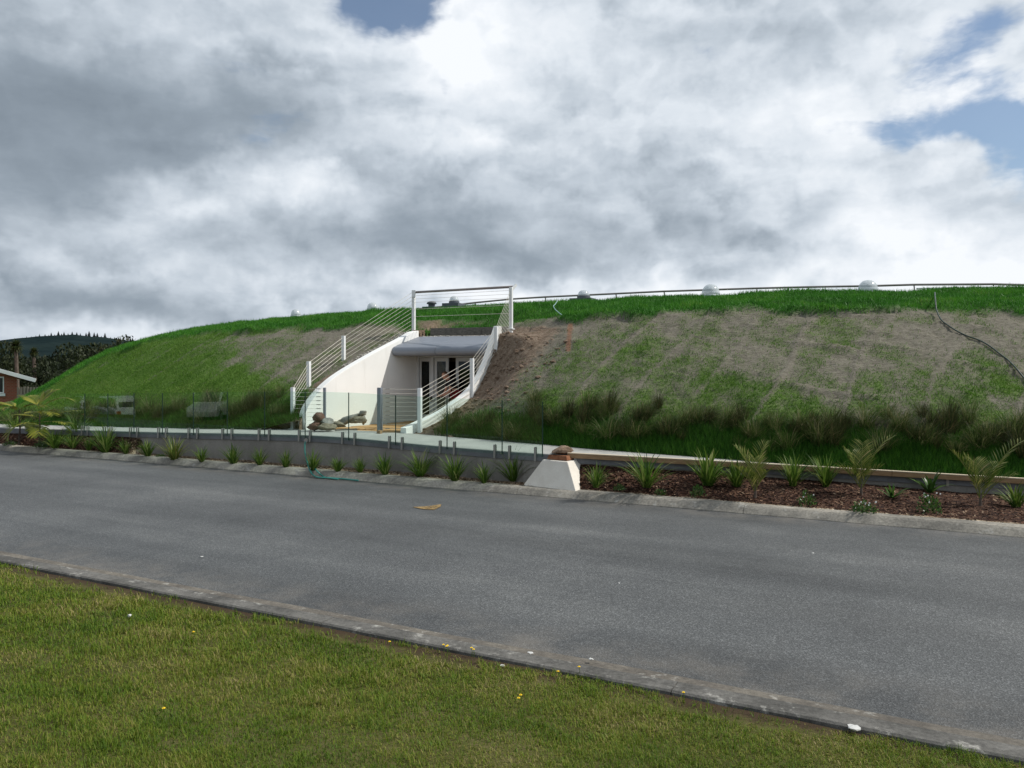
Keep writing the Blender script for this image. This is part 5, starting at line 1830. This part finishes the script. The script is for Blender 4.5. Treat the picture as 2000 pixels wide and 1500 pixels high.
# ------------------------------------------------------------------ plants
def strap_blades(rng, n, L, Wd, tilt=(0.1, 0.9), droop=1.0, seg=5, base_r=0.03, wind=0.0):
    V, Q = [], []
    for i in range(n):
        a = rng.random() * 2 * math.pi
        th = rng.uniform(*tilt); l = L * rng.uniform(0.55, 1.1); w = Wd * rng.uniform(0.7, 1.2)
        hd = np.array([math.cos(a), math.sin(a), 0]); sd = np.array([-hd[1], hd[0], 0])
        p = hd * base_r * rng.random() + sd * rng.uniform(-1, 1) * base_r
        b0 = len(V)
        dr = droop * rng.uniform(0.5, 1.4)
        for k in range(seg + 1):
            u = k / seg
            ww = w * (0.75 + 0.5 * u) * (1 - u ** 2.2) + 0.0008
            V += [p - sd * ww / 2 + hd * 0.0, p + sd * ww / 2]
            an = th + dr * u * u
            st = l / seg
            p = p + hd * math.sin(an) * st + Z3 * math.cos(an) * st + np.array([wind * u * st, 0, 0])
        for k in range(seg):
            Q.append((b0 + 2 * k, b0 + 2 * k + 1, b0 + 2 * k + 3, b0 + 2 * k + 2))
    return np.array(V), np.array(Q)


def tuft_meshes(name, mat, k, n, L, Wd, **kw):
    out = []
    for i in range(k):
        V, Q = strap_blades(np.random.default_rng(100 + i * 7 + len(name)), n, L, Wd, **kw)
        out.append(np_mesh(name, V, Q, MAT[mat]))
    return out


STRAP = tuft_meshes('strap_clump', 'strap', 6, 105, 1.30, 0.050, tilt=(0.02, 0.85), droop=0.95, base_r=0.10)
STRAPY = tuft_meshes('strap_clump_yellow', 'strapyellow', 1, 105, 1.30, 0.050, tilt=(0.02, 0.85), droop=0.95, base_r=0.10)
BROAD = tuft_meshes('broad_clump', 'shrub', 3, 22, 1.0, 0.13, tilt=(0.2, 1.15), droop=1.0, base_r=0.05)
TUSS = tuft_meshes('tussock', 'tussock', 6, 210, 1.0, 0.011, tilt=(0.0, 0.95), droop=1.5, base_r=0.13, seg=5, wind=0.34)
TUSSD = tuft_meshes('tussock_dark', 'tussockdark', 3, 210, 1.0, 0.011, tilt=(0.0, 0.7), droop=1.1, base_r=0.12, seg=5, wind=0.28)


def plant(name, me, p, size, label, cat, group, rz=None, sz=None):
    o = link(name, me, None)
    o.location = [float(q) for q in p]
    o.rotation_euler = (random.uniform(-0.16, 0.16), random.uniform(-0.16, 0.16), random.uniform(0, 6.28) if rz is None else rz)
    o.scale = (size * random.uniform(0.85, 1.2), size * random.uniform(0.85, 1.2), sz or size)
    tag(o, label, cat, group)
    return o


GS = 'strap leaved clumps along the foot of the wall'
ROW = [
    (108, 872, 32, 'strap leaved clump in dark mulch in front of the yellow ferns'), (152, 862, 44, 'tall strap leaved clump touching the left end of the glass'),
    (143, 868, 26, 'low clump just below the tall clump at the glass end'), (206, 885, 42, 'clump standing against dark soil at the exposed wall end'),
    (173, 876, 22, 'small dark clump between two larger ones in left mulch'), (246, 885, 24, 'short clump in the last dark mulch left of bare wall'),
    (290, 892, 34, 'green clump where the bare concrete wall begins'), (394, 902, 24, 'smallest round clump below the fifth glass panel'),
    (456, 907, 37, 'bushy clump left of the hose below middle glass panels'), (507, 909, 33, 'spiky clump third to the left of the hanging hose'),
    (558, 914, 27, 'clump first to the left of the hanging hose'), (611, 919, 30, 'clump right behind the hanging hose'),
    (660, 922, 25, 'first clump right of the hanging hose'), (704, 923, 24, 'second clump right of the hanging hose'),
    (753, 927, 37, 'third clump right of hose with upright pale blades'), (821, 931, 40, 'fourth clump right of hose leaning to the right'),
    (889, 939, 46, 'large splayed clump third to the left of the pillar'), (946, 944, 32, 'smaller clump second to the left of the pillar'),
    (1004, 941, 50, 'full leafy clump immediately left of the stone pillar'),
    (1164, 939, 38, 'first clump right of the stone pillar'), (1263, 947, 54, 'large clump second to the right of the stone pillar'),
    (1382, 949, 56, 'dense tall clump third to the right of the stone pillar'), (1440, 951, 48, 'dark clump behind the left palm seedling'),
    (1548, 949, 50, 'clump right of the left palm seedling with low yellow tips'), (1613, 950, 58, 'upright clump left of the middle palm seedling'),
    (30, 846, 30, 'clump at far left in front of the path'), (62, 852, 26, 'clump between the two yellow fern stems'), (1986, 991, 46, 'clump at the right edge of mulch bed')]
for i, (px, py, hp_, lab) in enumerate(ROW):
    p = on_bed(px, py)
    size = hp_ / F * p[1] * (1.0 if px > 1150 else 1.05) * random.uniform(0.9, 1.12)
    plant('strap_plant', STRAP[i % 6], p, size, lab, 'plant', GS)
p = on_bed(340, 898)
plant('strap_plant', STRAPY[0], p, 33 / F * p[1] * 1.22, 'yellowish strap clump between the green clumps of bare wall', 'plant', GS)
p = on_bed(28, 880)
for i, (px, py, hp_, lab) in enumerate([(1757, 946, 44, 'broad leaved plant leaning on the timber beam right of middle palm'), (1742, 972, 34, 'low broad leaved plant with yellowing lower leaves in mulch'),
                                        (1816, 962, 44, 'broad leaved plant third from the right palm'), (1866, 955, 30, 'spreading broad leaved plant left of right palm'), (1948, 960, 36, 'broad leaved plant just right of the right palm')]):
    p = on_bed(px, py)
    plant('broadleaf_plant', BROAD[i % 3], p, hp_ / F * p[1] * 1.2, lab, 'plant', 'broad leaved plants in the right bed')


def shrub_mesh(seed, flowers=True):
    rng = np.random.default_rng(seed)
    n = 260
    d = rng.normal(size=(n, 3)); d /= np.linalg.norm(d, axis=1)[:, None]; d[:, 2] = np.abs(d[:, 2])
    P = d * (rng.random((n, 1)) ** 0.4) * np.array([1.0, 1.0, 0.85])
    P *= (0.75 + 0.5 * fbm(d[:, 0] * 2 + seed, d[:, 1] * 2, 3))[:, None]
    u = d + rng.normal(size=(n, 3)) * 0.5; u /= np.linalg.norm(u, axis=1)[:, None]
    v = np.cross(u, rng.normal(size=(n, 3))); v /= np.linalg.norm(v, axis=1)[:, None]
    L = rng.uniform(0.12, 0.24, n)[:, None]
    V = np.stack([P - u * L * 0.2, P + u * L * 0.4 + v * L * 0.34, P + u * L, P + u * L * 0.4 - v * L * 0.34], 1).reshape(-1, 3)
    return np_mesh('low_shrub', V, np.arange(4 * n).reshape(-1, 4), MAT['shrub'])


SHR = [shrub_mesh(i) for i in range(4)]
for i, (px, py, wpx, hpx, lab, fl_) in enumerate([(1210, 949, 26, 14, 'tiny low shrub right of the stone pillar', 0), (1290, 967, 26, 14, 'small tufty shrub near the kerb below large clump', 0), (1363, 968, 28, 26, 'upright leafy shrub near the kerb', 0),
                                                  (1575, 985, 34, 30, 'rounded leafy shrub in front of two upright clumps', 3), (1688, 1001, 50, 26, 'wide low shrub with white flowers at the kerb', 9),
                                                  (1817, 1000, 44, 40, 'tall leafy shrub with white flowers near the kerb', 7), (314, 893, 20, 8, 'tiny flat weed in the wood chips', 0), (20, 868, 26, 10, 'low green groundcover at far left of bed', 0), (85, 872, 40, 14, 'sprawling low groundcover under the yellow ferns', 0)]):
    p = on_bed(px, py)
    s = wpx / 2 / F * p[1]; sh = hpx / F * p[1]
    r = thing('low_shrub', lab, 'shrub', p, 'low shrubs in the planting beds')
    o = link('foliage', SHR[i % 4], None, r); o.scale = (s, s, sh); o.rotation_euler = (0, 0, i * 1.3)
    rg2 = random.Random(i)
    for k in range(fl_):
        a = rg2.uniform(0, 6.28); rr2 = rg2.uniform(0.3, 0.9)
        q = p + np.array([math.cos(a) * rr2 * s, math.sin(a) * rr2 * s - 0.02, sh * rg2.uniform(0.5, 0.95)])
        m = MB()
        for e in range(5):
            b_ = 2 * math.pi * e / 5
            u = np.array([math.cos(b_), 0.2, math.sin(b_)]); w_ = np.array([-math.sin(b_), 0, math.cos(b_)])
            m.add([q, q + u * 0.009 + w_ * 0.006, q + u * 0.016, q + u * 0.009 - w_ * 0.006], [(0, 1, 2, 3)])
        m.build('flower', MAT['petal'], r, fix=False)


def frond(rng, base, head, L, elev, droop, nleaf, leafL, leafW, up=0.5):
    """one feather frond: rachis tube and leaflets"""
    mb = MB()
    hd = np.array([math.cos(head), math.sin(head), 0])
    pts = [np.array(base, float)]
    n = 12
    for k in range(n):
        u = k / n
        an = elev - droop * u * u
        pts.append(pts[-1] + (hd * math.cos(an) + Z3 * math.sin(an)) * L / n)
    mb.tube(pts, [0.009 * (1 - 0.75 * k / n) for k in range(n + 1)], 5)
    for k in range(nleaf):
        u = 0.22 + 0.76 * k / (nleaf - 1)
        f_ = u * n; i = min(int(f_), n - 1); p = pts[i] + (pts[i + 1] - pts[i]) * (f_ - i)
        tg = pts[i + 1] - pts[i]; tg /= np.linalg.norm(tg)
        sd = np.cross(tg, Z3); sd /= np.linalg.norm(sd) + 1e-6
        nm = np.cross(sd, tg)
        ll = leafL * (math.sin(math.pi * (0.12 + 0.80 * u)) ** 0.7) * rng.uniform(0.85, 1.1)
        for s in (-1, 1):
            d = tg * 0.75 + sd * s * 0.75 + nm * up * rng.uniform(0.6, 1.2); d /= np.linalg.norm(d)
            m_ = p + d * ll * 0.5; e = p + d * ll + Z3 * -0.12 * ll
            w_ = np.cross(d, nm); w_ /= np.linalg.norm(w_) + 1e-6
            w_ = w_ * leafW / 2
            mb.add([p - w_ * 0.3, p + w_ * 0.3, m_ + w_, m_ - w_, e], [(0, 1, 2, 3), (3, 2, 4)])
    return mb


def palm(px, py, hpx, label, spec, seed):
    p = on_bed(px, py)
    rng = np.random.default_rng(seed)
    S = hpx / F * p[1]
    r = thing('palm_seedling', label, 'palm', p, 'young palms in the right bed')
    MB().tube([p - Z3 * 0.02, p + Z3 * S * 0.10, p + np.array([0.01, 0, S * 0.20])], [0.030, 0.022, 0.014], 8).build('trunk', MAT['bark'], r)
    for (h_, L, e, d) in spec:
        frond(rng, p + Z3 * S * 0.10, R(h_), L * S, R(min(e + 8, 86)), d, 17, 0.40 * S, 0.019, 0.30).build('frond', MAT['palm'], r, fix=False)


palm(1475, 972, 105, 'leftmost young palm with two pale upright fronds', [(150, 0.9, 70, 0.7), (20, 0.95, 78, 0.6), (75, 0.7, 66, 0.8), (200, 0.6, 52, 0.6), (-60, 0.5, 60, 0.7)], 3)
palm(1682, 966, 105, 'middle young palm with a frond blown to the right', [(8, 1.15, 66, 0.95), (160, 0.8, 68, 0.5), (60, 0.9, 76, 0.7), (185, 0.6, 48, 0.7), (-40, 0.6, 55, 0.7), (110, 0.7, 72, 0.6)], 4)
palm(1915, 988, 112, 'rightmost young palm with a long frond reaching right', [(168, 0.95, 62, 0.5), (150, 0.8, 74, 0.6), (4, 1.3, 58, 0.75), (25, 0.8, 60, 1.0), (90, 0.7, 75, 0.6), (-30, 0.7, 48, 0.8)], 5)


def fern(px, py, hpx, label, spec, seed):
    p = on_bed(px, py)
    rng = np.random.default_rng(seed)
    S = hpx / F * p[1]
    r = thing('yellow_shrub', label, 'shrub', p, 'yellow leaved shrubs at the left end')
    MB().tube([p - Z3 * 0.02, p + np.array([0.03, 0, S * 0.35]), p + np.array([0.0, 0.02, S * 0.75])], [0.028, 0.022, 0.012], 7).build('stem', MAT['bark'], r)
    for (z_, h_, L, e, d) in spec:
        frond(rng, p + Z3 * S * z_, R(h_), L * S, R(e), d, 9, 0.34 * S, 0.075, 0.05).build('frond', MAT['fern'], r, fix=False)


fern(37, 862, 90, 'left yellow green shrub with drooping feather leaves', [(0.75, 0, 0.55, 25, 1.0), (0.75, 170, 0.55, 30, 1.1), (0.7, 260, 0.5, 30, 1.2), (0.6, 60, 0.5, 20, 1.0), (0.5, 210, 0.5, 10, 1.0), (0.45, -20, 0.5, 0, 0.8)], 6)
fern(76, 868, 92, 'right yellow green shrub with long leaves over the kerb', [(0.8, 12, 0.75, 35, 1.3), (0.8, 150, 0.55, 45, 1.0), (0.85, 60, 0.45, 60, 0.8), (0.55, 5, 0.85, 22, 0.5), (0.5, -15, 0.75, 8, 0.5), (0.5, 230, 0.75, 5, 1.9), (0.45, 300, 0.6, 5, 1.4), (0.6, 190, 0.5, 20, 1.1), (0.65, 330, 0.55, 25, 1.2)], 7)

# tussocks along the foot of the mound
rgt = random.Random(17)
GT = 'wind blown tussock grasses at the foot of the mound'


def tussock_at(px, back, dark=False, sz=None):
    bq = 1000 + WB[:, 0] / WB[:, 1] * F
    o = np.argsort(bq)
    b_ = np.array([np.interp(px, bq[o], WB[o, k]) for k in range(3)])
    y = b_[1] + back
    x = (px - 1000) / F * y
    z = mound_z(x, y) - 0.03
    me = rgt.choice(TUSSD if dark else TUSS)
    s = sz or rgt.uniform(0.62, 0.95)
    where = 'behind the left glass panels' if px < 560 else ('behind glass right of the entrance' if px < 1070 else ('above the timber rail' if px < 1600 else 'above the palm seedlings'))
    lab = ('dark brown tussock ' if dark else 'pale olive wind blown tussock ') + where
    plant('tussock', me, (x, y, z), s, lab, 'tussock', GT, rz=rgt.uniform(-0.9, 0.9))


for px in range(880, 2160, 17):
    tussock_at(px + rgt.uniform(-14, 14), rgt.uniform(0.12, 0.75), rgt.random() < 0.35, rgt.choice([rgt.uniform(0.35, 0.55), rgt.uniform(0.55, 0.72)]))
    if rgt.random() < 0.45:
        tussock_at(px + rgt.uniform(-10, 10), rgt.uniform(0.55, 1.05), rgt.random() < 0.45, rgt.uniform(0.40, 0.66))
for px in range(-80, 560, 15):
    tussock_at(px + rgt.uniform(-8, 8), rgt.uniform(0.15, 0.9), rgt.random() < 0.35, rgt.uniform(0.45, 0.75))
    if rgt.random() < 0.4:
        tussock_at(px + rgt.uniform(-8, 8), rgt.uniform(0.7, 1.3), rgt.random() < 0.4, rgt.uniform(0.4, 0.65))
tussock_at(868, 0.35, False, 0.5)

# dandelions on the verge
for i, (px, py) in enumerate([(872, 1262), (866, 1259), (874, 1260.5), (921, 1265), (925, 1268), (1131, 1302), (1090, 1311), (1017, 1357), (1013, 1363), (761, 1253), (378, 1234), (320, 1383), (1335, 1352)]):
    z = 0.09
    p = gnd(px, py, z + 0.03)
    zg = float(lawn_z(np.array([p[0]]), np.array([p[1]]))[0]) if to_td(p)[1] < LAWN_D else 0.06
    p = gnd(px, py, zg + 0.07)
    r = thing('dandelion', 'small yellow dandelion flower on a thin stem in the verge', 'flower', (p[0], p[1], zg), 'dandelions scattered along the verge')
    MB().tube([(p[0], p[1], zg - 0.01), (p[0] + 0.006, p[1], zg + 0.04), (p[0], p[1], zg + 0.068)], 0.0022, 5).build('stem', MAT['strap'], r)
    m = MB()
    for e in range(12):
        a = 2 * math.pi * e / 12 + i; rr3 = 0.012
        u = np.array([math.cos(a), math.sin(a), 0.25]); w_ = np.array([-math.sin(a), math.cos(a), 0])
        c_ = np.array([p[0], p[1], zg + 0.068])
        m.add([c_, c_ + u * rr3 * 0.6 + w_ * 0.005, c_ + u * rr3, c_ + u * rr3 * 0.6 - w_ * 0.005], [(0, 1, 2, 3)])
    m.add(ICO1[0] * 0.006 + np.array([p[0], p[1], zg + 0.072]), ICO1[1])
    m.build('petals', MAT['yellow'], r, fix=False)

# ------------------------------------------------------------------ background: hill, pines, bush, house, fence
ridge = np.array([(-1800, 690), (-600, 680), (-200, 672), (0, 667), (40, 664), (70, 659), (110, 655.5), (150, 654), (180, 656.5), (210, 660.5), (245, 665), (290, 668), (360, 674), (500, 684), (800, 692), (1400, 700), (2400, 700), (3600, 700)], float)
hx = np.arange(-1800, 3600, 18.0)
hy = np.interp(hx, ridge[:, 0], ridge[:, 1])
V = []
HYd = 1500.0
prof_h = [(0.55, 0.0), (0.66, 0.22), (0.78, 0.50), (0.88, 0.76), (0.95, 0.93), (1.0, 1.0), (1.08, 0.95), (1.25, 0.3)]
for i, (x, y) in enumerate(zip(hx, hy)):
    zt = H - (y - HY) / F * HYd
    for s, k in prof_h:
        Yd = HYd * s
        z = -3 + (zt + 3) * k + (1.6 * (fbm(np.array([x * 0.05]), np.array([s * 9]), 4)[0] - 0.5) * 2) * (k > 0.02)
        V.append(((x - 1000) / F * HYd * (0.75 + 0.25 * s), Yd, z))
m = len(prof_h)
idx = np.arange(len(hx) * m).reshape(len(hx), m)
quads = np.stack([idx[:-1, :-1], idx[1:, :-1], idx[1:, 1:], idx[:-1, 1:]], -1).reshape(-1, 4)
tag(link('hill', np_mesh('hill', np.array(V), quads, MAT['hill'], True), None), kind='structure')


def pine_mesh(seed):
    rng = np.random.default_rng(seed)
    mb = MB()
    mb.tube([(0, 0, -0.1), (0, 0, 1.0)], [0.02, 0.004], 5)
    for k in range(150):
        z = rng.uniform(0.08, 1.0)
        r = (1.04 - z) * 0.40 * rng.uniform(0.5, 1.15) + 0.01
        a = rng.random() * 6.28
        u = np.array([math.cos(a), math.sin(a), -0.25]); w = np.array([-math.sin(a), math.cos(a), 0]) * r * 0.55
        c_ = np.array([0, 0, z])
        mb.add([c_ + Z3 * 0.08, c_ + u * r * 0.6 + w, c_ + u * r, c_ + u * r * 0.6 - w], [(0, 1, 2, 3)])
    return mb.mesh('pine', fix=False)


PM = [pine_mesh(i) for i in range(3)]
for q in PM: q.materials.append(MAT['pine'])
rp2 = random.Random(9)
for i, (px, hpx) in enumerate([(-60, 7), (-30, 6), (6, 5), (44, 6), (52, 7), (61, 6), (70, 6), (77, 8), (88, 7), (95, 5), (100, 9), (107, 5), (114, 11), (120, 6), (125, 9), (133, 6), (141, 9), (150, 8), (157, 6), (168, 8), (174, 12), (184, 10), (190, 10), (198, 5), (205, 12), (216, 5), (229, 4), (241, 8), (249, 6), (259, 9), (275, 4)]):
    y = np.interp(px, hx, hy)
    c_ = at(px, y + 1.5, HYd)
    s = hpx * 0.92 / F * HYd
    o = link('pine_tree', PM[i % 3], None); o.location = c_; o.scale = (s * 1.1, s * 1.1, s); o.rotation_euler = (0, 0, i)
    tag(o, 'dark pine standing on the ridge of the far hill', 'tree', 'pines along the far ridge')


def crown_mesh(seed, n=14000):
    rng = np.random.default_rng(seed)
    cs_ = [(rng.uniform(-0.55, 0.55), rng.uniform(-0.45, 0.45), rng.uniform(0.15, 0.75), rng.uniform(0.28, 0.48)) for _ in range(9)]
    k = rng.integers(0, 9, n)
    C_ = np.array(cs_)[k]
    d = rng.normal(size=(n, 3)); d /= np.linalg.norm(d, axis=1)[:, None]
    P = C_[:, :3] + d * (C_[:, 3] * rng.random(n) ** 0.33)[:, None]
    u = d * 0.5 + rng.normal(size=(n, 3)) * 0.7; u /= np.linalg.norm(u, axis=1)[:, None]
    v = np.cross(u, rng.normal(size=(n, 3))); v /= np.linalg.norm(v, axis=1)[:, None]
    L = rng.uniform(0.018, 0.050, n)[:, None]
    V = np.stack([P - u * L, P + v * L * 0.6, P + u * L, P - v * L * 0.6], 1).reshape(-1, 3)
    return np_mesh('crown', V, np.arange(4 * n).reshape(-1, 4), MAT['bush'])


CR = [crown_mesh(i) for i in range(4)]
rb = random.Random(5)
BUSH = [(-330, 690, 62, 5.0), (-230, 680, 66, 5.5), (-130, 688, 60, 5.0), (-50, 694, 70, 5.0), (-10, 694, 58, 4.5), (22, 698, 72, 4.6), (58, 706, 66, 4.2), (88, 700, 75, 4.8), (118, 694, 68, 4.6), (148, 690, 78, 5.2), (176, 682, 72, 5.0),
        (205, 677, 80, 5.2), (232, 680, 74, 5.0), (262, 684, 78, 5.0), (300, 690, 76, 5), (45, 722, 54, 3.2), (80, 724, 52, 3.2), (112, 720, 54, 3.4), (140, 716, 56, 3.6), (165, 712, 58, 3.4), (5, 722, 56, 3.4), (-60, 725, 55, 3.6)]
for i, (px, ytop, Y, w) in enumerate(BUSH):
    top = at(px, ytop, Y)
    zg = -1.85
    hgt = top[2] - zg
    lab = ['dense dark olive tree in the bush beyond the mound', 'dark brownish green tree in the bush behind the house', 'low dark bush beyond the left end of the mound'][2 if i > 14 else i % 2]
    r = thing('bush_tree', lab, 'tree', (top[0], top[1], zg), 'dark trees beyond the left end of the mound')
    o = link('crown', CR[i % 4], None, r); o.location = (0, 0, 0.02 * hgt); o.scale = (w * 0.75, w * 0.75, hgt / 1.02); o.rotation_euler = (0, 0, i * 1.7)
    MB().tube([(top[0], top[1], zg - 0.1), (top[0] + 0.1, top[1], zg + hgt * 0.5)], [0.16, 0.08], 6).build('trunk', MAT['bark'], r)


def cabbage(px, yc, rpx, Y, label, seed):
    c_ = at(px, yc, Y); zg = -1.85; rad = rpx / F * Y
    r = thing('cabbage_tree', label, 'tree', (c_[0], c_[1], zg), 'cabbage trees above the bush')
    MB().tube([(c_[0], c_[1], zg), (c_[0] + 0.1, c_[1], (zg + c_[2]) / 2), (c_[0], c_[1], c_[2])], [0.16, 0.13, 0.10], 8).build('trunk', MAT['bark'], r)
    rng = np.random.default_rng(seed); V, Q = [], []
    for i in range(420):
        d = rng.normal(size=3); d /= np.linalg.norm(d); d[2] = d[2] * 0.8 + 0.15
        w_ = np.cross(d, Z3); w_ /= np.linalg.norm(w_) + 1e-6
        l = rad * rng.uniform(0.75, 1.15); b_ = len(V)
        m_ = c_ + d * l * 0.55; e = c_ + d * l - Z3 * 0.22 * l * (1 - d[2])
        V += [c_ - w_ * 0.01, c_ + w_ * 0.01, m_ + w_ * 0.03, m_ - w_ * 0.03, e + w_ * 0.004, e - w_ * 0.004]
        Q += [(b_, b_ + 1, b_ + 2, b_ + 3), (b_ + 3, b_ + 2, b_ + 4, b_ + 5)]
    MB().add(V, Q).build('crown', MAT['cabbage'], r, fix=False)


cabbage(31, 676, 15, 50, 'taller cabbage tree with round spiky head above the bush', 1)
cabbage(66, 688, 11, 52, 'shorter cabbage tree with small head right of taller one', 2)

# brick house at the left edge
Yh = 44.0
E = at(62, 740, Yh); ez = E[2]
hw = thing('brick_house', 'red brick house with white bargeboard at the left edge', 'house', (E[0] - 1.0, Yh, -1.85))
slope = 0.30
dep = np.array([-0.655, 0.756, 0])                 # the long side runs away from the road
acr = np.array([0.985, 0.17, 0])                   # the gable end
Wc = at(33, 740, Yh + 0.6); Wc[2] = 0
half, ov = 4.0, 0.85
hp3 = lambda a, d, z: Wc + acr * a + dep * d + Z3 * z
zw = ez + slope * ov; zr = zw + slope * half
out = [hp3(-2 * half, 0, -1.9), hp3(0, 0, -1.9), hp3(0, 0, zw - 0.12), hp3(-half, 0, zr - 0.12), hp3(-2 * half, 0, zw - 0.12)]
MB().prism(out, dep * 11).build('wall', MAT['brick'], hw)
rt = MB()
for s_ in (1, -1):
    e = -half + s_ * (half + ov)
    rt.prism([hp3(-half, -0.6, zr), hp3(e, -0.6, ez), hp3(e, -0.6, ez - 0.08), hp3(-half, -0.6, zr - 0.08)], dep * 12.2)
rf = rt.build('roof', MAT['rooftile'], hw)
for s_ in (1, -1):
    e = -half + s_ * (half + ov)
    MB().bar(hp3(-half, -0.63, zr - 0.09), hp3(e, -0.63, ez - 0.09), 0.05, 0.20).build('bargeboard', MAT['white'], rf)
wc = at(0, 771, Yh + 0.45)
k_ = float(np.dot(wc - Wc, acr))
MB().box(hp3(k_ - 0.55, -0.03, wc[2]), acr * 0.80, dep * 0.07, Z3 * 0.075).build('window_sill', MAT['white'], hw)
wn_ = MB().box(hp3(k_ - 0.55, -0.005, wc[2] + 0.55), acr * 0.75, dep * 0.02, Z3 * 0.46).build('window', MAT['white'], hw)
MB().box(hp3(k_ - 0.55, -0.03, wc[2] + 0.55), acr * 0.68, dep * 0.008, Z3 * 0.40).build('pane', MAT['carglass'], wn_)

# paling fence between house and mound
Yf_ = 43.0
pf_ = thing('paling_fence', 'weathered timber paling fence between the house and the mound', 'fence', at(58, 775, Yf_))
rf_ = random.Random(2)
for i, px in enumerate(np.arange(35.5, 110, 6.1)):
    tp = at(px, 755.8 + rf_.uniform(-0.8, 0.8), Yf_)
    MB().box((tp[0], Yf_, (tp[2] - 1.85) / 2), (0.055, 0, 0), (0, 0.012, 0), (0, 0, (tp[2] + 1.85) / 2)).build('paling', MAT['fence'], pf_)
for z in (0.75, -0.6):
    a = at(33, 700, Yf_); b_ = at(112, 700, Yf_)
    MB().bar((a[0], Yf_ + 0.05, z), (b_[0], Yf_ + 0.05, z), 0.05, 0.09).build('rail', MAT['fence'], pf_)


# ------------------------------------------------------------------ cars parked up the near verge: only their reflections show in the glass
def car(label, x, y, head, ute, seed):
    r = thing('parked_car', label, 'car', (x, y, float(lawn_z(np.array([x]), np.array([y]))[0])), 'cars parked on the near verge')
    body_prof = [(-2.25, 0.35), (-2.28, 0.75), (-2.2, 0.95), (-0.95, 1.02), (1.15, 1.0), (2.1, 0.86), (2.25, 0.62), (2.2, 0.35)]
    def part(name, prof_, w, mat, parent, bev=0.03):
        mb_ = MB().prism([(px_, -w, pz) for px_, pz in prof_], (0, 2 * w, 0))
        o = link(name, mb_.mesh(name, bevel=bev), MAT[mat], parent); return o
    b_ = part('body', body_prof, 0.86, 'carpaint', r, 0.06)
    cab = [(-0.95, 1.0), (-0.75, 1.55), (0.35, 1.58), (1.1, 1.0)] if ute else [(-2.1, 0.95), (-1.8, 1.55), (0.35, 1.58), (1.15, 1.0)]
    part('cab', cab, 0.74, 'carpaint', r, 0.04)
    for s in (-1, 1):
        g_ = [(q[0] * 0.86 + 0.02, 1.08 + (q[1] - 1.0) * 0.74) for q in cab]
        o = link('side_window', MB().prism([(px_, s * 0.742, pz) for px_, pz in g_], (0, s * 0.006, 0)).mesh('side_window'), MAT['carglass'], r)
        o = link('tail_lamp', MB().box((-2.285, s * 0.70, 0.80), (0.012, 0, 0), (0, 0.10, 0), (0, 0, 0.09)).mesh('tail_lamp'), MAT['lamp'], r)
    for xx in (-1.4, 1.4):
        for s in (-1, 1):
            wh = link('wheel', MB().tube([(xx, s * 0.70, 0.33), (xx, s * 0.88, 0.33)], 0.33, 20).mesh('wheel'), MAT['tyre'], r)
            link('rim', MB().tube([(xx, s * 0.881, 0.33), (xx, s * 0.889, 0.33)], 0.20, 16).mesh('rim'), MAT['rim'], wh)
    ws = [(0.43, 1.52), (1.04, 1.07)]
    link('windscreen', MB().add([(0.43, -0.62, 1.535), (0.43, 0.62, 1.535), (1.02, 0.66, 1.075), (1.02, -0.66, 1.075), (0.45, -0.62, 1.545), (0.45, 0.62, 1.545), (1.04, 0.66, 1.085), (1.04, -0.66, 1.085)],
                                [(0, 1, 2, 3), (7, 6, 5, 4), (0, 4, 5, 1), (1, 5, 6, 2), (2, 6, 7, 3), (3, 7, 4, 0)]).mesh('windscreen'), MAT['carglass'], r)
    rwx = cab[0][0], cab[1][0]
    link('rear_window', MB().add([(rwx[1] + 0.02, -0.62, 1.50), (rwx[1] + 0.02, 0.62, 1.50), (rwx[0] + 0.06, 0.64, 1.10), (rwx[0] + 0.06, -0.64, 1.10), (rwx[1], -0.62, 1.50), (rwx[1], 0.62, 1.50), (rwx[0] + 0.035, 0.64, 1.10), (rwx[0] + 0.035, -0.64, 1.10)],
                                 [(0, 1, 2, 3), (7, 6, 5, 4), (0, 4, 5, 1), (1, 5, 6, 2), (2, 6, 7, 3), (3, 7, 4, 0)]).mesh('rear_window'), MAT['carglass'], r)
    r.rotation_euler = (0, 0, head)


def car_spot(px, k):
    p = wall_px(px); t3, n3 = wall_tangent(p)
    d = np.array([(px - 1000) / F, 1.0]); n2 = n3[:2]
    rf2 = d - 2 * np.dot(d, n2) * n2; rf2 /= np.linalg.norm(rf2)
    return p[:2] + rf2 * k, math.atan2(rf2[1], rf2[0])


q, hd_ = car_spot(415, 24.0)
car('white utility truck parked on the near verge beyond left frame edge', q[0], q[1], hd_ + math.pi + 0.25, True, 1)
q, hd_ = car_spot(245, 24.0)
car('white hatchback parked on the near verge farther up the road', q[0], q[1], hd_ - 0.2, False, 2)

print('tris', sum(len(o.data.loop_triangles) if False else len(o.data.polygons) for o in bpy.data.objects if o.type == 'MESH'))
